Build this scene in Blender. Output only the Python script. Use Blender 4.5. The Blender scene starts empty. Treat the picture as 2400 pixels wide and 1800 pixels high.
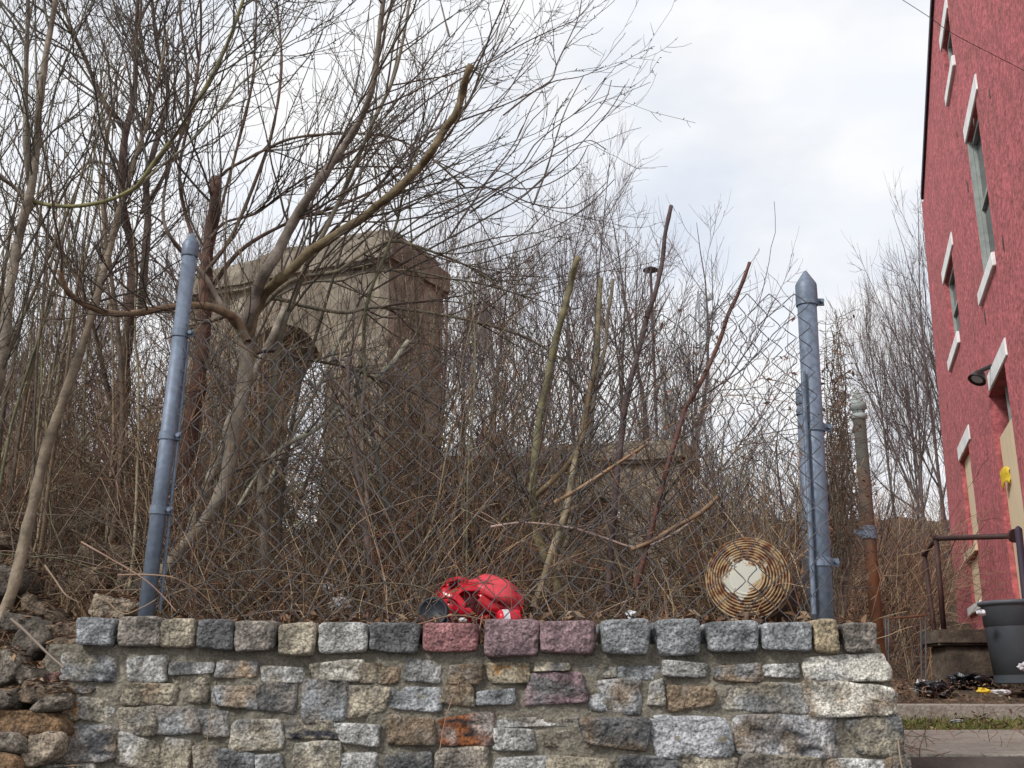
import bpy, bmesh, math, random
import numpy as np
from mathutils import noise, Vector
rng = np.random.default_rng(7); random.seed(7)
S = bpy.context.scene
C = S.collection
R = math.radians
# ---------------- camera, world, sun, exposure ----------------
F = 2533.0; PITCH = R(16); EYE = 1.5
cam = bpy.data.objects.new('camera', bpy.data.cameras.new('camera')); C.objects.link(cam)
cam.location = (0, 0, EYE); cam.rotation_euler = (math.pi/2 + PITCH, 0, 0)
cam.data.sensor_width = 36; cam.data.lens = F*36/2400; cam.data.clip_end = 3000; cam.data.clip_start = .05
S.camera = cam
world = bpy.data.worlds.new('World'); S.world = world; world.use_nodes = True
wn = world.node_tree; wn.nodes.clear(); L_ = wn.links.new
SUN_EL, SUN_AZ = R(40), R(228)
sky = wn.nodes.new('ShaderNodeTexSky'); sky.sky_type = 'NISHITA'; sky.sun_disc = False
sky.sun_elevation = SUN_EL; sky.sun_rotation = SUN_AZ
sk = wn.nodes.new('ShaderNodeVectorMath'); sk.operation = 'SCALE'; sk.inputs['Scale'].default_value = .1
L_(sky.outputs[0], sk.inputs[0])
tc = wn.nodes.new('ShaderNodeTexCoord'); mp = wn.nodes.new('ShaderNodeMapping'); mp.inputs['Scale'].default_value = (1.6, 1.6, 3.2)
mp.inputs['Location'].default_value = (.35, .2, .1)
nz = wn.nodes.new('ShaderNodeTexNoise'); nz.inputs['Scale'].default_value = 2.1; nz.inputs['Detail'].default_value = 6; nz.inputs['Roughness'].default_value = .5
rp = wn.nodes.new('ShaderNodeValToRGB'); rp.color_ramp.elements[0].position = .26; rp.color_ramp.elements[1].position = .50
rp.color_ramp.elements[0].color = (.66, .66, .66, 1); rp.color_ramp.elements[1].color = (1, 1, 1, 1)
L_(tc.outputs['Generated'], mp.inputs[0]); L_(mp.outputs[0], nz.inputs[0]); L_(nz.outputs[0], rp.inputs[0])
nz2 = wn.nodes.new('ShaderNodeTexNoise'); nz2.inputs['Scale'].default_value = 4.5; nz2.inputs['Detail'].default_value = 4
L_(mp.outputs[0], nz2.inputs[0])
cl = wn.nodes.new('ShaderNodeValToRGB'); cl.color_ramp.elements[0].color = (.52, .54, .575, 1); cl.color_ramp.elements[1].color = (.57, .572, .58, 1)
cl.color_ramp.elements[0].position = .35; cl.color_ramp.elements[1].position = .6
L_(nz2.outputs[0], cl.inputs[0])
mx = wn.nodes.new('ShaderNodeMix'); mx.data_type = 'RGBA'
L_(rp.outputs[0], mx.inputs[0]); L_(sk.outputs[0], mx.inputs[6]); L_(cl.outputs[0], mx.inputs[7])
bg = wn.nodes.new('ShaderNodeBackground'); wo = wn.nodes.new('ShaderNodeOutputWorld'); bg.inputs[1].default_value = 1.0
L_(mx.outputs[2], bg.inputs[0]); L_(bg.outputs[0], wo.inputs[0])
sun = bpy.data.objects.new('sun', bpy.data.lights.new('sun', 'SUN')); C.objects.link(sun)
sun.data.energy = 1.5; sun.data.angle = R(10); sun.data.color = (1, .98, .95)
sun.rotation_euler = (math.pi/2 - SUN_EL, 0, math.pi - SUN_AZ + math.pi*0)
dv = Vector((math.sin(SUN_AZ)*math.cos(SUN_EL), math.cos(SUN_AZ)*math.cos(SUN_EL), math.sin(SUN_EL)))
sun.rotation_euler = dv.to_track_quat('Z', 'Y').to_euler()
S.view_settings.view_transform = 'Standard'; S.view_settings.look = 'None'; S.view_settings.gamma = 1; S.view_settings.exposure = 0.80
S.render.resolution_x = 1024; S.render.resolution_y = 768

cP, sP = math.cos(PITCH), math.sin(PITCH)
def ray(px, py):
    u, v = px-1200, py-900
    return (u, F*cP+v*sP, F*sP-v*cP)
def W(px, py, Y):                       # the point seen at photo pixel (px, py), Y metres ahead
    r = ray(px, py); k = Y/r[1]
    return Vector((r[0]*k, Y, EYE+r[2]*k))
def mpp(Y): return Y/F*1.02             # metres per photo pixel at depth Y
# ---------------- things ----------------
def tag(o, label=None, cat=None, group=None, kind=None):
    for k, v in (('label', label), ('category', cat), ('group', group), ('kind', kind)):
        if v: o[k] = v
    return o
def thing(name, loc, label, cat, group=None):
    o = bpy.data.objects.new(name, None); C.objects.link(o); o.location = loc; o.empty_display_size = .1
    return tag(o, label, cat, group)
def put(name, me, parent=None):
    o = bpy.data.objects.new(name, me); C.objects.link(o)
    if parent:
        o.parent = parent; o.matrix_parent_inverse = parent.matrix_basis.inverted()
        if parent.parent: o.matrix_parent_inverse = (parent.parent.matrix_basis @ parent.matrix_parent_inverse @ parent.matrix_basis).inverted()
    return o
def bmo(name, bm, m, parent=None, smooth=False, bevel=0):
    if bevel:
        bmesh.ops.remove_doubles(bm, verts=bm.verts, dist=1e-5)
        es = [e for e in bm.edges if len(e.link_faces) == 2 and e.calc_face_angle(0) > .5]
        if es: bmesh.ops.bevel(bm, geom=es, offset=bevel, segments=2, affect='EDGES')
    bmesh.ops.recalc_face_normals(bm, faces=bm.faces)
    me = bpy.data.meshes.new(name); bm.to_mesh(me); bm.free()
    if smooth: me.shade_smooth()
    for x in (m if isinstance(m, list) else [m]): me.materials.append(x)
    return put(name, me, parent)
def meshnp(name, V, Fq, Ft, mats, col=None, smooth=True):
    me = bpy.data.meshes.new(name); n4, n3 = len(Fq), len(Ft)
    me.vertices.add(len(V)); me.vertices.foreach_set('co', np.asarray(V, np.float32).ravel())
    li = np.concatenate([np.asarray(Fq, np.int32).ravel(), np.asarray(Ft, np.int32).ravel()])
    me.loops.add(len(li)); me.loops.foreach_set('vertex_index', li)
    me.polygons.add(n4+n3)
    me.polygons.foreach_set('loop_start', np.concatenate([np.arange(n4)*4, n4*4+np.arange(n3)*3]).astype(np.int32))
    me.polygons.foreach_set('use_smooth', np.full(n4+n3, smooth))
    if col is not None:
        a = me.color_attributes.new('Col', 'FLOAT_COLOR', 'POINT')
        a.data.foreach_set('color', np.concatenate([col, np.ones((len(V), 1))], 1).astype(np.float32).ravel())
    me.update(calc_edges=True); me.validate()
    me.materials.append(mats)
    return me
def bx(bm, c, s, rot=None):
    r = bmesh.ops.create_cube(bm, size=1); vs = r['verts']
    for v in vs: v.co = Vector((v.co.x*s[0], v.co.y*s[1], v.co.z*s[2]))
    if rot is not None: bmesh.ops.rotate(bm, verts=vs, cent=(0, 0, 0), matrix=rot)
    bmesh.ops.translate(bm, verts=vs, vec=c); return vs
def rod(bm, a, b, r0, r1=None, seg=12, caps=True):
    a, b = Vector(a), Vector(b); d = b-a
    q = d.to_track_quat('Z', 'Y').to_matrix()
    rr = bmesh.ops.create_cone(bm, cap_ends=caps, segments=seg, radius1=r0, radius2=r0 if r1 is None else r1, depth=d.length)
    bmesh.ops.rotate(bm, verts=rr['verts'], cent=(0, 0, 0), matrix=q); bmesh.ops.translate(bm, verts=rr['verts'], vec=(a+b)/2)
    return rr['verts']
def lathe(bm, prof, org, axis, seg=32):
    q = Vector(axis).to_track_quat('Z', 'Y').to_matrix(); rings = []
    for r, h in prof:
        rings.append([bm.verts.new(Vector(org)+q@Vector((max(r, 1e-4)*math.cos(2*math.pi*i/seg), max(r, 1e-4)*math.sin(2*math.pi*i/seg), h))) for i in range(seg)])
    for a, b in zip(rings, rings[1:]):
        for i in range(seg): bm.faces.new((a[i], a[(i+1) % seg], b[(i+1) % seg], b[i]))
# ---------------- materials ----------------
def mat(name, col, rough=.8, vary=.3, scale=8, bump=.2, bscale=40, attr=False, metal=0, col2=None, stretch=(1, 1, 1), thr=(.35, .65), bdist=.01, speck=0, speckscale=120, spec=.5):
    m = bpy.data.materials.new(name); m.use_nodes = True; nt = m.node_tree; N = nt.nodes; l = nt.links.new
    b = N['Principled BSDF']; b.inputs['Roughness'].default_value = rough; b.inputs['Metallic'].default_value = metal
    b.inputs['Specular IOR Level'].default_value = spec
    t = N.new('ShaderNodeTexCoord'); mpn = N.new('ShaderNodeMapping'); mpn.inputs['Scale'].default_value = stretch
    l(t.outputs['Object'], mpn.inputs[0])
    n1 = N.new('ShaderNodeTexNoise'); n1.inputs['Scale'].default_value = scale; n1.inputs['Detail'].default_value = 8; n1.inputs['Roughness'].default_value = .65
    l(mpn.outputs[0], n1.inputs[0])
    r = N.new('ShaderNodeMapRange'); r.inputs[1].default_value = thr[0]; r.inputs[2].default_value = thr[1]
    l(n1.outputs[0], r.inputs[0])
    if col2 is None:
        r.inputs[3].default_value = 1-vary; r.inputs[4].default_value = 1+vary
        v = N.new('ShaderNodeVectorMath'); v.operation = 'SCALE'; l(r.outputs[0], v.inputs['Scale'])
        if attr:
            at = N.new('ShaderNodeAttribute'); at.attribute_name = 'Col'; l(at.outputs['Color'], v.inputs[0])
        else: v.inputs[0].default_value = col[:3]
        out = v.outputs[0]
    else:
        x = N.new('ShaderNodeMix'); x.data_type = 'RGBA'; l(r.outputs[0], x.inputs[0])
        if attr:
            at = N.new('ShaderNodeAttribute'); at.attribute_name = 'Col'; l(at.outputs['Color'], x.inputs[6])
        else: x.inputs[6].default_value = (*col, 1)
        x.inputs[7].default_value = (*col2, 1); out = x.outputs[2]
        n3 = N.new('ShaderNodeTexNoise'); n3.inputs['Scale'].default_value = scale*5; n3.inputs['Detail'].default_value = 5; l(mpn.outputs[0], n3.inputs[0])
        r3 = N.new('ShaderNodeMapRange'); r3.inputs[1].default_value = .3; r3.inputs[2].default_value = .7; r3.inputs[3].default_value = 1-vary; r3.inputs[4].default_value = 1+vary
        l(n3.outputs[0], r3.inputs[0]); v = N.new('ShaderNodeVectorMath'); v.operation = 'SCALE'; l(out, v.inputs[0]); l(r3.outputs[0], v.inputs['Scale']); out = v.outputs[0]
    if speck:
        n4 = N.new('ShaderNodeTexNoise'); n4.inputs['Scale'].default_value = speckscale; n4.inputs['Detail'].default_value = 3; l(t.outputs['Object'], n4.inputs[0])
        r4 = N.new('ShaderNodeMapRange'); r4.inputs[1].default_value = .38; r4.inputs[2].default_value = .62; r4.inputs[3].default_value = 1-speck; r4.inputs[4].default_value = 1+speck
        l(n4.outputs[0], r4.inputs[0]); v4 = N.new('ShaderNodeVectorMath'); v4.operation = 'SCALE'; l(out, v4.inputs[0]); l(r4.outputs[0], v4.inputs['Scale']); out = v4.outputs[0]
    l(out, b.inputs['Base Color'])
    if bump:
        n2 = N.new('ShaderNodeTexNoise'); n2.inputs['Scale'].default_value = bscale; n2.inputs['Detail'].default_value = 6; l(mpn.outputs[0], n2.inputs[0])
        bp = N.new('ShaderNodeBump'); bp.inputs['Strength'].default_value = bump; bp.inputs['Distance'].default_value = bdist
        l(n2.outputs[0], bp.inputs['Height']); l(bp.outputs[0], b.inputs['Normal'])
    return m
M = {}
M['bark'] = mat('bark', (0, 0, 0), .85, .42, 22, .8, 90, attr=True, bdist=.004)
M['twig'] = mat('twig', (0, 0, 0), .8, .2, 6, 0, attr=True)
M['stone'] = mat('stone', (0, 0, 0), .85, .5, 16, 1, 60, attr=True, bdist=.016, speck=.42, speckscale=150, thr=(.38, .62))
M['mortar'] = mat('mortar', (.185, .165, .13), .95, .35, 7, 1, 70, bdist=.012, speck=.22, speckscale=140)
M['concrete'] = mat('concrete', (.27, .232, .178), .9, .4, 2.2, 1, 14, col2=(.14, .112, .083), stretch=(1, 1, .6), bdist=.03)
M['slab'] = mat('slab', (.36, .33, .28), .9, .3, 9, .7, 90, col2=(.24, .205, .16), thr=(.45, .7))
M['step'] = mat('step', (.12, .095, .07), .9, .4, 3.5, .8, 40, col2=(.05, .035, .025))
M['kerb'] = mat('kerb', (.065, .05, .042), .85, .4, 5, .6, 60)
M['galv'] = mat('galv', (.165, .20, .26), .55, .16, 5, .12, 200, metal=.25, bdist=.002, speck=.12, speckscale=60)
M['wire'] = mat('wire', (.10, .10, .105), .55, .35, 8, 0, metal=.3)
M['rust'] = mat('rust', (.16, .06, .025), .85, .45, 6, .6, 90, col2=(.10, .045, .025), stretch=(1, 1, .5), bdist=.004)
M['darkpipe'] = mat('darkpipe', (.05, .022, .018), .7, .4, 9, .3, 80, bdist=.003)
M['stucco'] = mat('stucco', (.47, .12, .13), .9, .3, 2.0, 1, 20, col2=(.33, .10, .09), stretch=(1, 1, 1), thr=(.45, .75), bdist=.02, speck=.15, speckscale=25)
M['white'] = mat('white', (.82, .82, .80), .7, .12, 6, .15, 60)
M['cream'] = mat('cream', (.72, .57, .37), .75, .08, 3, .1, 50, stretch=(1, 1, .4))
M['frame'] = mat('frame', (.30, .33, .31), .7, .2, 8, .1)
M['black'] = mat('black', (.012, .012, .012), .5, .3, 8, 0)
M['eave'] = mat('eave', (.03, .018, .035), .7, .2, 4, 0)
M['glass'] = mat('glass', (.02, .022, .025), .12, .2, 3, 0)
M['bin'] = mat('bin', (.07, .082, .095), .55, .15, 5, .1, 60)
M['bag'] = mat('bag', (.012, .011, .014), .25, .3, 8, 1, 22, bdist=.02)
M['red'] = mat('red', (.66, .012, .03), .22, .15, 7, .1, 30)
M['redlight'] = mat('redlight', (.78, .07, .09), .22, .12, 7, .1, 30)
M['paper'] = mat('paper', (.62, .62, .64), .8, .25, 40, .6, 30, bdist=.01)
M['yellow'] = mat('yellow', (.66, .46, .03), .6, .1, 9, 0)
M['roofgrey'] = mat('roofgrey', (.30, .34, .37), .8, .15, 3, 0)
M['siding'] = mat('siding', (.44, .46, .47), .8, .1, 2, 0)
M['redwall'] = mat('redwall', (.20, .07, .06), .9, .3, 2, .4)
M['leaf'] = mat('leaf', (0, 0, 0), .8, .25, 20, 0, attr=True)
M['soil'] = mat('soil', (.085, .055, .035), .95, .5, 3.5, 1, 28, col2=(.15, .105, .065), bdist=.04, speck=.3, speckscale=60)
M['asphalt'] = mat('asphalt', (.05, .05, .05), .9, .2, 6, .4, 120)
M['metalgrey'] = mat('metalgrey', (.22, .23, .25), .5, .2, 5, 0, metal=.2)
M['dish'] = mat('dish', (.42, .44, .45), .6, .1, 2, 0)
M['rustpost'] = mat('rustpost', (.15, .055, .02), .85, .4, 5, .6, 90, col2=(.12, .05, .025), stretch=(1, 1, .4), bdist=.004)
def rp_z(m):                            # rust creeps up from the foot, bare grey brown steel above
    nt = m.node_tree; N = nt.nodes; l = nt.links.new; b = N['Principled BSDF']; src = b.inputs['Base Color'].links[0].from_socket
    t = N.new('ShaderNodeTexCoord'); sp = N.new('ShaderNodeSeparateXYZ'); l(t.outputs['Object'], sp.inputs[0]); n = N.new('ShaderNodeTexNoise'); n.inputs['Scale'].default_value = 7; l(t.outputs['Object'], n.inputs[0])
    a = N.new('ShaderNodeMath'); a.operation = 'MULTIPLY_ADD'; a.inputs[1].default_value = .7; l(n.outputs[0], a.inputs[0]); l(sp.outputs[2], a.inputs[2])
    r = N.new('ShaderNodeMapRange'); r.inputs[1].default_value = 2.45; r.inputs[2].default_value = 2.95; l(a.outputs[0], r.inputs[0])
    x = N.new('ShaderNodeMix'); x.data_type = 'RGBA'; l(r.outputs[0], x.inputs[0]); l(src, x.inputs[6]); x.inputs[7].default_value = (.075, .07, .058, 1); l(x.outputs[2], b.inputs['Base Color'])
rp_z(M['rustpost'])
def lidmat():
    m = bpy.data.materials.new('rusted_enamel'); m.use_nodes = True; nt = m.node_tree; N = nt.nodes; l = nt.links.new
    b = N['Principled BSDF']; b.inputs['Roughness'].default_value = .7
    t = N.new('ShaderNodeTexCoord'); ve = N.new('ShaderNodeVectorMath'); ve.operation = 'LENGTH'; l(t.outputs['Object'], ve.inputs[0])
    n = N.new('ShaderNodeTexNoise'); n.inputs['Scale'].default_value = 38; n.inputs['Detail'].default_value = 6; l(t.outputs['Object'], n.inputs[0])
    n5 = N.new('ShaderNodeTexNoise'); n5.inputs['Scale'].default_value = 24; n5.inputs['Detail'].default_value = 4; l(t.outputs['Object'], n5.inputs[0])
    s = N.new('ShaderNodeMath'); s.operation = 'SINE'; mu = N.new('ShaderNodeMath'); mu.operation = 'MULTIPLY'; mu.inputs[1].default_value = 2*math.pi/.0088
    l(ve.outputs['Value'], mu.inputs[0]); l(mu.outputs[0], s.inputs[0])
    a = N.new('ShaderNodeMath'); a.operation = 'MULTIPLY_ADD'; a.inputs[1].default_value = .12; l(s.outputs[0], a.inputs[0]); l(n.outputs[0], a.inputs[2])
    r = N.new('ShaderNodeValToRGB'); e = r.color_ramp.elements
    e[0].position = .40; e[0].color = (.055, .018, .010, 1); e[1].position = .65; e[1].color = (.44, .34, .19, 1)
    x = e.new(.50); x.color = (.26, .10, .03, 1)
    l(a.outputs[0], r.inputs[0])
    dd = N.new('ShaderNodeMath'); dd.operation = 'MULTIPLY_ADD'; dd.inputs[1].default_value = .16; l(n5.outputs[0], dd.inputs[0]); l(ve.outputs['Value'], dd.inputs[2])
    lt = N.new('ShaderNodeMath'); lt.operation = 'LESS_THAN'; lt.inputs[1].default_value = .136; l(dd.outputs[0], lt.inputs[0])
    mxx = N.new('ShaderNodeMix'); mxx.data_type = 'RGBA'; l(lt.outputs[0], mxx.inputs[0]); l(r.outputs[0], mxx.inputs[6]); mxx.inputs[7].default_value = (.55, .53, .45, 1)
    l(mxx.outputs[2], b.inputs['Base Color']); return m
M['lid'] = lidmat(); M['wheelblack'] = mat('wheelblack', (.018, .022, .032), .5, .2, 8, 0)
# ---------------- tube batches ----------------
class Tubes:
    def __init__(s): s.b = []
    def add(s, P, Rr, col, sides=3, var=.25):
        P = np.asarray(P, float); Rr = np.asarray(Rr, float)
        if P.ndim == 2: P = P[None]; Rr = Rr[None]
        m = len(P)
        if m == 0: return
        col = np.asarray(col, float)
        if col.ndim == 1: col = np.repeat(col[None], m, 0)
        col = col*(1+var*(rng.random((m, 1))*2-1))*(1+.06*(rng.random((m, 3))*2-1))
        s.b.append((P, Rr, col, sides))
    def build(s, name, m, parent=None):
        Vs, Fs, Cs, off = [], [], [], 0
        for P, Rr, col, k in s.b:
            m_, n = P.shape[:2]
            T = np.gradient(P, axis=1); T /= np.linalg.norm(T, axis=2, keepdims=True)+1e-9
            mean = P[:, -1]-P[:, 0]; mean /= np.linalg.norm(mean, axis=1, keepdims=True)+1e-9
            ref = np.where(np.abs(mean[:, 1:2]) < .8, [[0, 1, 0.]], [[1., 0, 0]])[:, None, :]
            A = np.cross(T, ref); A /= np.linalg.norm(A, axis=2, keepdims=True)+1e-9
            B = np.cross(T, A)
            an = np.arange(k)*2*math.pi/k
            V = P[:, :, None]+Rr[:, :, None, None]*(np.cos(an)[None, None, :, None]*A[:, :, None]+np.sin(an)[None, None, :, None]*B[:, :, None])
            Vs.append(V.reshape(-1, 3)); Cs.append(np.repeat(col, n*k, 0))
            base = (np.arange(m_)*n*k)[:, None, None]+(np.arange(n-1)*k)[None, :, None]
            i = np.arange(k)[None, None]; j = (i+1) % k
            Fs.append(np.stack([base+i, base+j, base+k+j, base+k+i], -1).reshape(-1, 4)+off); off += m_*n*k
        return put(name, meshnp(name, np.concatenate(Vs), np.concatenate(Fs), np.zeros((0, 3), int), m, np.concatenate(Cs)), parent)
def norm(a): return a/(np.linalg.norm(a, axis=-1, keepdims=True)+1e-9)
def grow(st, di, ln, n, bend=(0, 0, .3), jit=.12):
    st = np.asarray(st, float); d = norm(np.asarray(di, float)); m = len(st); P = np.zeros((m, n, 3)); P[:, 0] = st
    bend = np.asarray(bend, float); step = (np.asarray(ln)/(n-1)).reshape(-1, 1)*np.ones((m, 1))
    for k in range(1, n):
        d = norm(d+bend/(n-1)+jit*rng.normal(size=(m, 3))); P[:, k] = P[:, k-1]+d*step
    return P
def spawn(P, Rr, cnt, u0=.2, u1=1., ang=(25, 60)):
    m, n = P.shape[:2]; ln = np.linalg.norm(np.diff(P, axis=1), axis=2).sum(1)
    i = rng.choice(m, cnt, p=ln/ln.sum()); u = (u0+(u1-u0)*rng.random(cnt))*(n-1.001); k = u.astype(int); f = (u-k)[:, None]
    p = P[i, k]*(1-f)+P[i, k+1]*f; t = norm(P[i, k+1]-P[i, k]); r = Rr[i, k]*(1-f[:, 0])+Rr[i, k+1]*f[:, 0]
    q = norm(np.cross(t, rng.normal(size=(cnt, 3)))); a = np.radians(rng.uniform(ang[0], ang[1], cnt))[:, None]
    return p, t*np.cos(a)+q*np.sin(a), r, ln[i]*(1-u/(n-1))
def taper(r0, r1, n): return np.asarray(r0)[:, None]+(np.asarray(r1)[:, None]-np.asarray(r0)[:, None])*np.linspace(0, 1, n)[None]
def cat(pts, n=None):
    p = np.asarray(pts, float); p = np.vstack([2*p[0]-p[1], p, 2*p[-1]-p[-2]]); out = []; q = n or 5
    for i in range(1, len(p)-2):
        for t in np.arange(q)/q:
            out.append(.5*((2*p[i])+(-p[i-1]+p[i+1])*t+(2*p[i-1]-5*p[i]+4*p[i+1]-p[i+2])*t*t+(-p[i-1]+3*p[i]-3*p[i+1]+p[i+2])*t**3))
    out.append(p[-2]); return np.array(out)
def resample(P, n):
    s = np.r_[0, np.cumsum(np.linalg.norm(np.diff(P, axis=0), axis=1))]; u = np.linspace(0, s[-1], n)
    return np.stack([np.interp(u, s, P[:, k]) for k in range(P.shape[1])], 1)
def limb(px, Y0, Y1, w0, w1, wob=.02):
    a = np.array(px, float); n = len(a); Y = np.linspace(Y0, Y1, n)+rng.normal(size=n)*wob*Y0*.4
    pts = np.array([W(x, y, yy) for (x, y), yy in zip(a, Y)]); c = resample(cat(pts), max(12, n*4))
    w = np.linspace(w0, w1, len(c))*(1+.075*rng.normal(size=len(c))); r = w/2*c[:, 1]/F*1.02
    return c, r
# ---------------- setting: ground ----------------
WX0, WX1, WY = W(185, 1450, 2.9).x, W(2088, 1450, 2.9).x, 2.9
def sm(a, b, x):
    t = np.clip((x-a)/(b-a), 0, 1); return t*t*(3-2*t)
def gz(x, y):
    x = np.asarray(x, float); y = np.asarray(y, float)
    mid = 1.62*sm(2.97, 3.03, y)+.32*sm(3.3, 7, y)+.9*sm(6, 14, y)+2.0*sm(13, 26, y)
    lef = 1.0*sm(2.55, 3.0, y)+.66*sm(2.95, 3.5, y)+.55*sm(3.5, 6, y)+.9*sm(6, 14, y)+2.0*sm(13, 26, y)
    rig = 1.20*sm(3.45, 3.5, y)+.13*sm(6.2, 6.9, y)+.2*sm(7, 8.4, y)+.75*sm(8.6, 14, y)+3.0*sm(14.5, 25, y)
    wl = sm(-1.3, -1.16, x); wr = sm(.99, 1.12+.02*y, x)
    g = lef*(1-wl)+mid*wl; g = g*(1-wr)+rig*wr
    return g*(1-sm(70, 160, y)*.4)
def terrain():
    def ax(a): return np.unique(np.round(np.concatenate(a), 4))
    xs = ax([np.linspace(-400, -20, 20), np.linspace(-20, -4, 40), np.linspace(-4, 4, 130), np.linspace(4, 20, 40), np.linspace(20, 400, 20)])
    ys = ax([np.linspace(-30, 2.3, 16), np.linspace(2.3, 4, 60), np.linspace(4, 15, 90), np.linspace(15, 40, 50), np.linspace(40, 900, 40)])
    X, Y = np.meshgrid(xs, ys); Z = gz(X, Y)
    bump = np.array([noise.fractal(Vector((x*1.7, y*1.7, 0)), 1, 2, 4) for x, y in zip(X.ravel(), Y.ravel())]).reshape(X.shape)
    inwall = (X > -1.2) & (Y < 3.1) | (Y < 2.4)
    Z = Z+np.where(inwall, 0, bump*np.clip(.03+.012*(Y-3), .02, .3))*np.where((X > 1.05) & (Y < 9), .35, 1)
    nx, ny = len(xs), len(ys); i = np.arange(nx-1)[None]+np.arange(ny-1)[:, None]*nx
    Fq = np.stack([i, i+1, i+1+nx, i+nx], -1).reshape(-1, 4)
    o = put('ground', meshnp('ground', np.stack([X, Y, Z], -1).reshape(-1, 3), Fq, np.zeros((0, 3), int), M['soil']))
    tag(o, kind='structure')
terrain()
bm = bmesh.new(); bx(bm, (0, -8, -.01), (80, 20, .03)); o = bmo('road', bm, M['asphalt']); tag(o, kind='structure')
# ---------------- stone wall ----------------
def grid_cube(n):
    bm = bmesh.new(); bmesh.ops.create_cube(bm, size=2); bmesh.ops.subdivide_edges(bm, edges=bm.edges[:], cuts=n, use_grid_fill=True)
    V = np.array([v.co[:] for v in bm.verts]); Fq = np.array([[v.index for v in f.verts] for f in bm.faces]); bm.free(); return V, Fq
GV, GF = grid_cube(7)
PAL = dict(G=(.235, .24, .245), D=(.125, .125, .125), L=(.40, .39, .37), T=(.30, .26, .195), O=(.24, .175, .115), W=(.50, .47, .41), P=(.22, .145, .155), K=(.27, .125, .125), B=(.035, .035, .04), X=(.20, .065, .02), S=(.33, .33, .34), M=(.20, .175, .15), Y=(.34, .275, .18))
def stone(cx, cy, cz, w, h, d, seed, e=7, jit=.1, rough=.06):
    P = GV/((np.abs(GV)**e).sum(1)**(1/e))[:, None]
    r = np.random.default_rng(seed); J = r.uniform(-jit, jit, (2, 2, 2))
    u, v = (P[:, 0]+1)/2, (P[:, 2]+1)/2
    def bil(A): return A[0, 0]*(1-u)*(1-v)+A[1, 0]*u*(1-v)+A[0, 1]*(1-u)*v+A[1, 1]*u*v
    X = P[:, 0]+bil(J[..., 0])*2*min(1, h/w); Z = P[:, 2]+bil(J[..., 1])*2
    tl = r.uniform(-.10, .10, 3); Yc = np.maximum(P[:, 1], -.86+tl[0]*.6)+(tl[1]*X+tl[2]*Z)*.55*(P[:, 1] < -.5)
    Q = np.stack([X*w/2, Yc*d/2, Z*h/2], 1); o = Vector((seed*3.7, seed*1.3, 0)); s = min(w, h)
    D = np.array([noise.fractal(Vector(q)*(2.2/s)+o, 1, 2, 4)*1.0+.6*noise.noise(Vector(q)*(.9/s)+o) for q in Q])
    Q = Q*(1+D[:, None]*rough*1.6)
    Dr = np.array([abs(noise.fractal(Vector(q)*(3.2/s)+o*2, 1, 2, 3)) for q in Q]); Q[:, 1] += -D*s*rough*1.0+Dr*s*rough*1.5
    return Q+[cx, cy, cz]
wall = thing('stone_wall', (-.08, 2.95, 0), 'low mortared stone retaining wall topped by a row of squared coping blocks', 'wall')
COP = [(179, 259, 1444, 1513, 'G'), (273, 366, 1443, 1514, 'M'), (372, 452, 1450, 1520, 'T'), (463, 541, 1452, 1523, 'D'), (546, 638, 1457, 1528, 'M'), (648, 730, 1459, 1531, 'T'), (749, 860, 1454, 1531, 'L'), (870, 979, 1456, 1529, 'D'), (988, 1120, 1456, 1531, 'K'), (1133, 1261, 1454, 1537, 'P'), (1267, 1394, 1451, 1531, 'P'), (1413, 1523, 1452, 1530, 'G'), (1538, 1647, 1450, 1532, 'G'), (1661, 1779, 1453, 1529, 'G'), (1789, 1912, 1456, 1528, 'G'), (1914, 1975, 1452, 1526, 'Y'), (1979, 2064, 1455, 1530, 'M')]
LB = {'K': 'pinkish red coping block', 'Y': 'narrow pale tan coping block'}
for i, (x0, x1, y0, y1, k) in enumerate(COP):
    a, b = W(x0, y0, 2.87), W(x1, y1, 2.87); w, h = b.x-a.x, a.z-b.z
    V = stone((a.x+b.x)/2, 2.965, (a.z+b.z)/2, w*1.03, h*1.03, .20, i+5, e=9, jit=.07, rough=.03)
    col = np.repeat([PAL[k]], len(V), 0)
    me = meshnp('coping_stone', V, GF, np.zeros((0, 3), int), M['stone'], col*rng.uniform(.88, 1.1)); o = put('coping_stone', me, wall)
    if k in LB: o['label'] = LB[k]
    if i == 3: o['label'] = 'dark coping block with a soot black patch'
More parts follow.
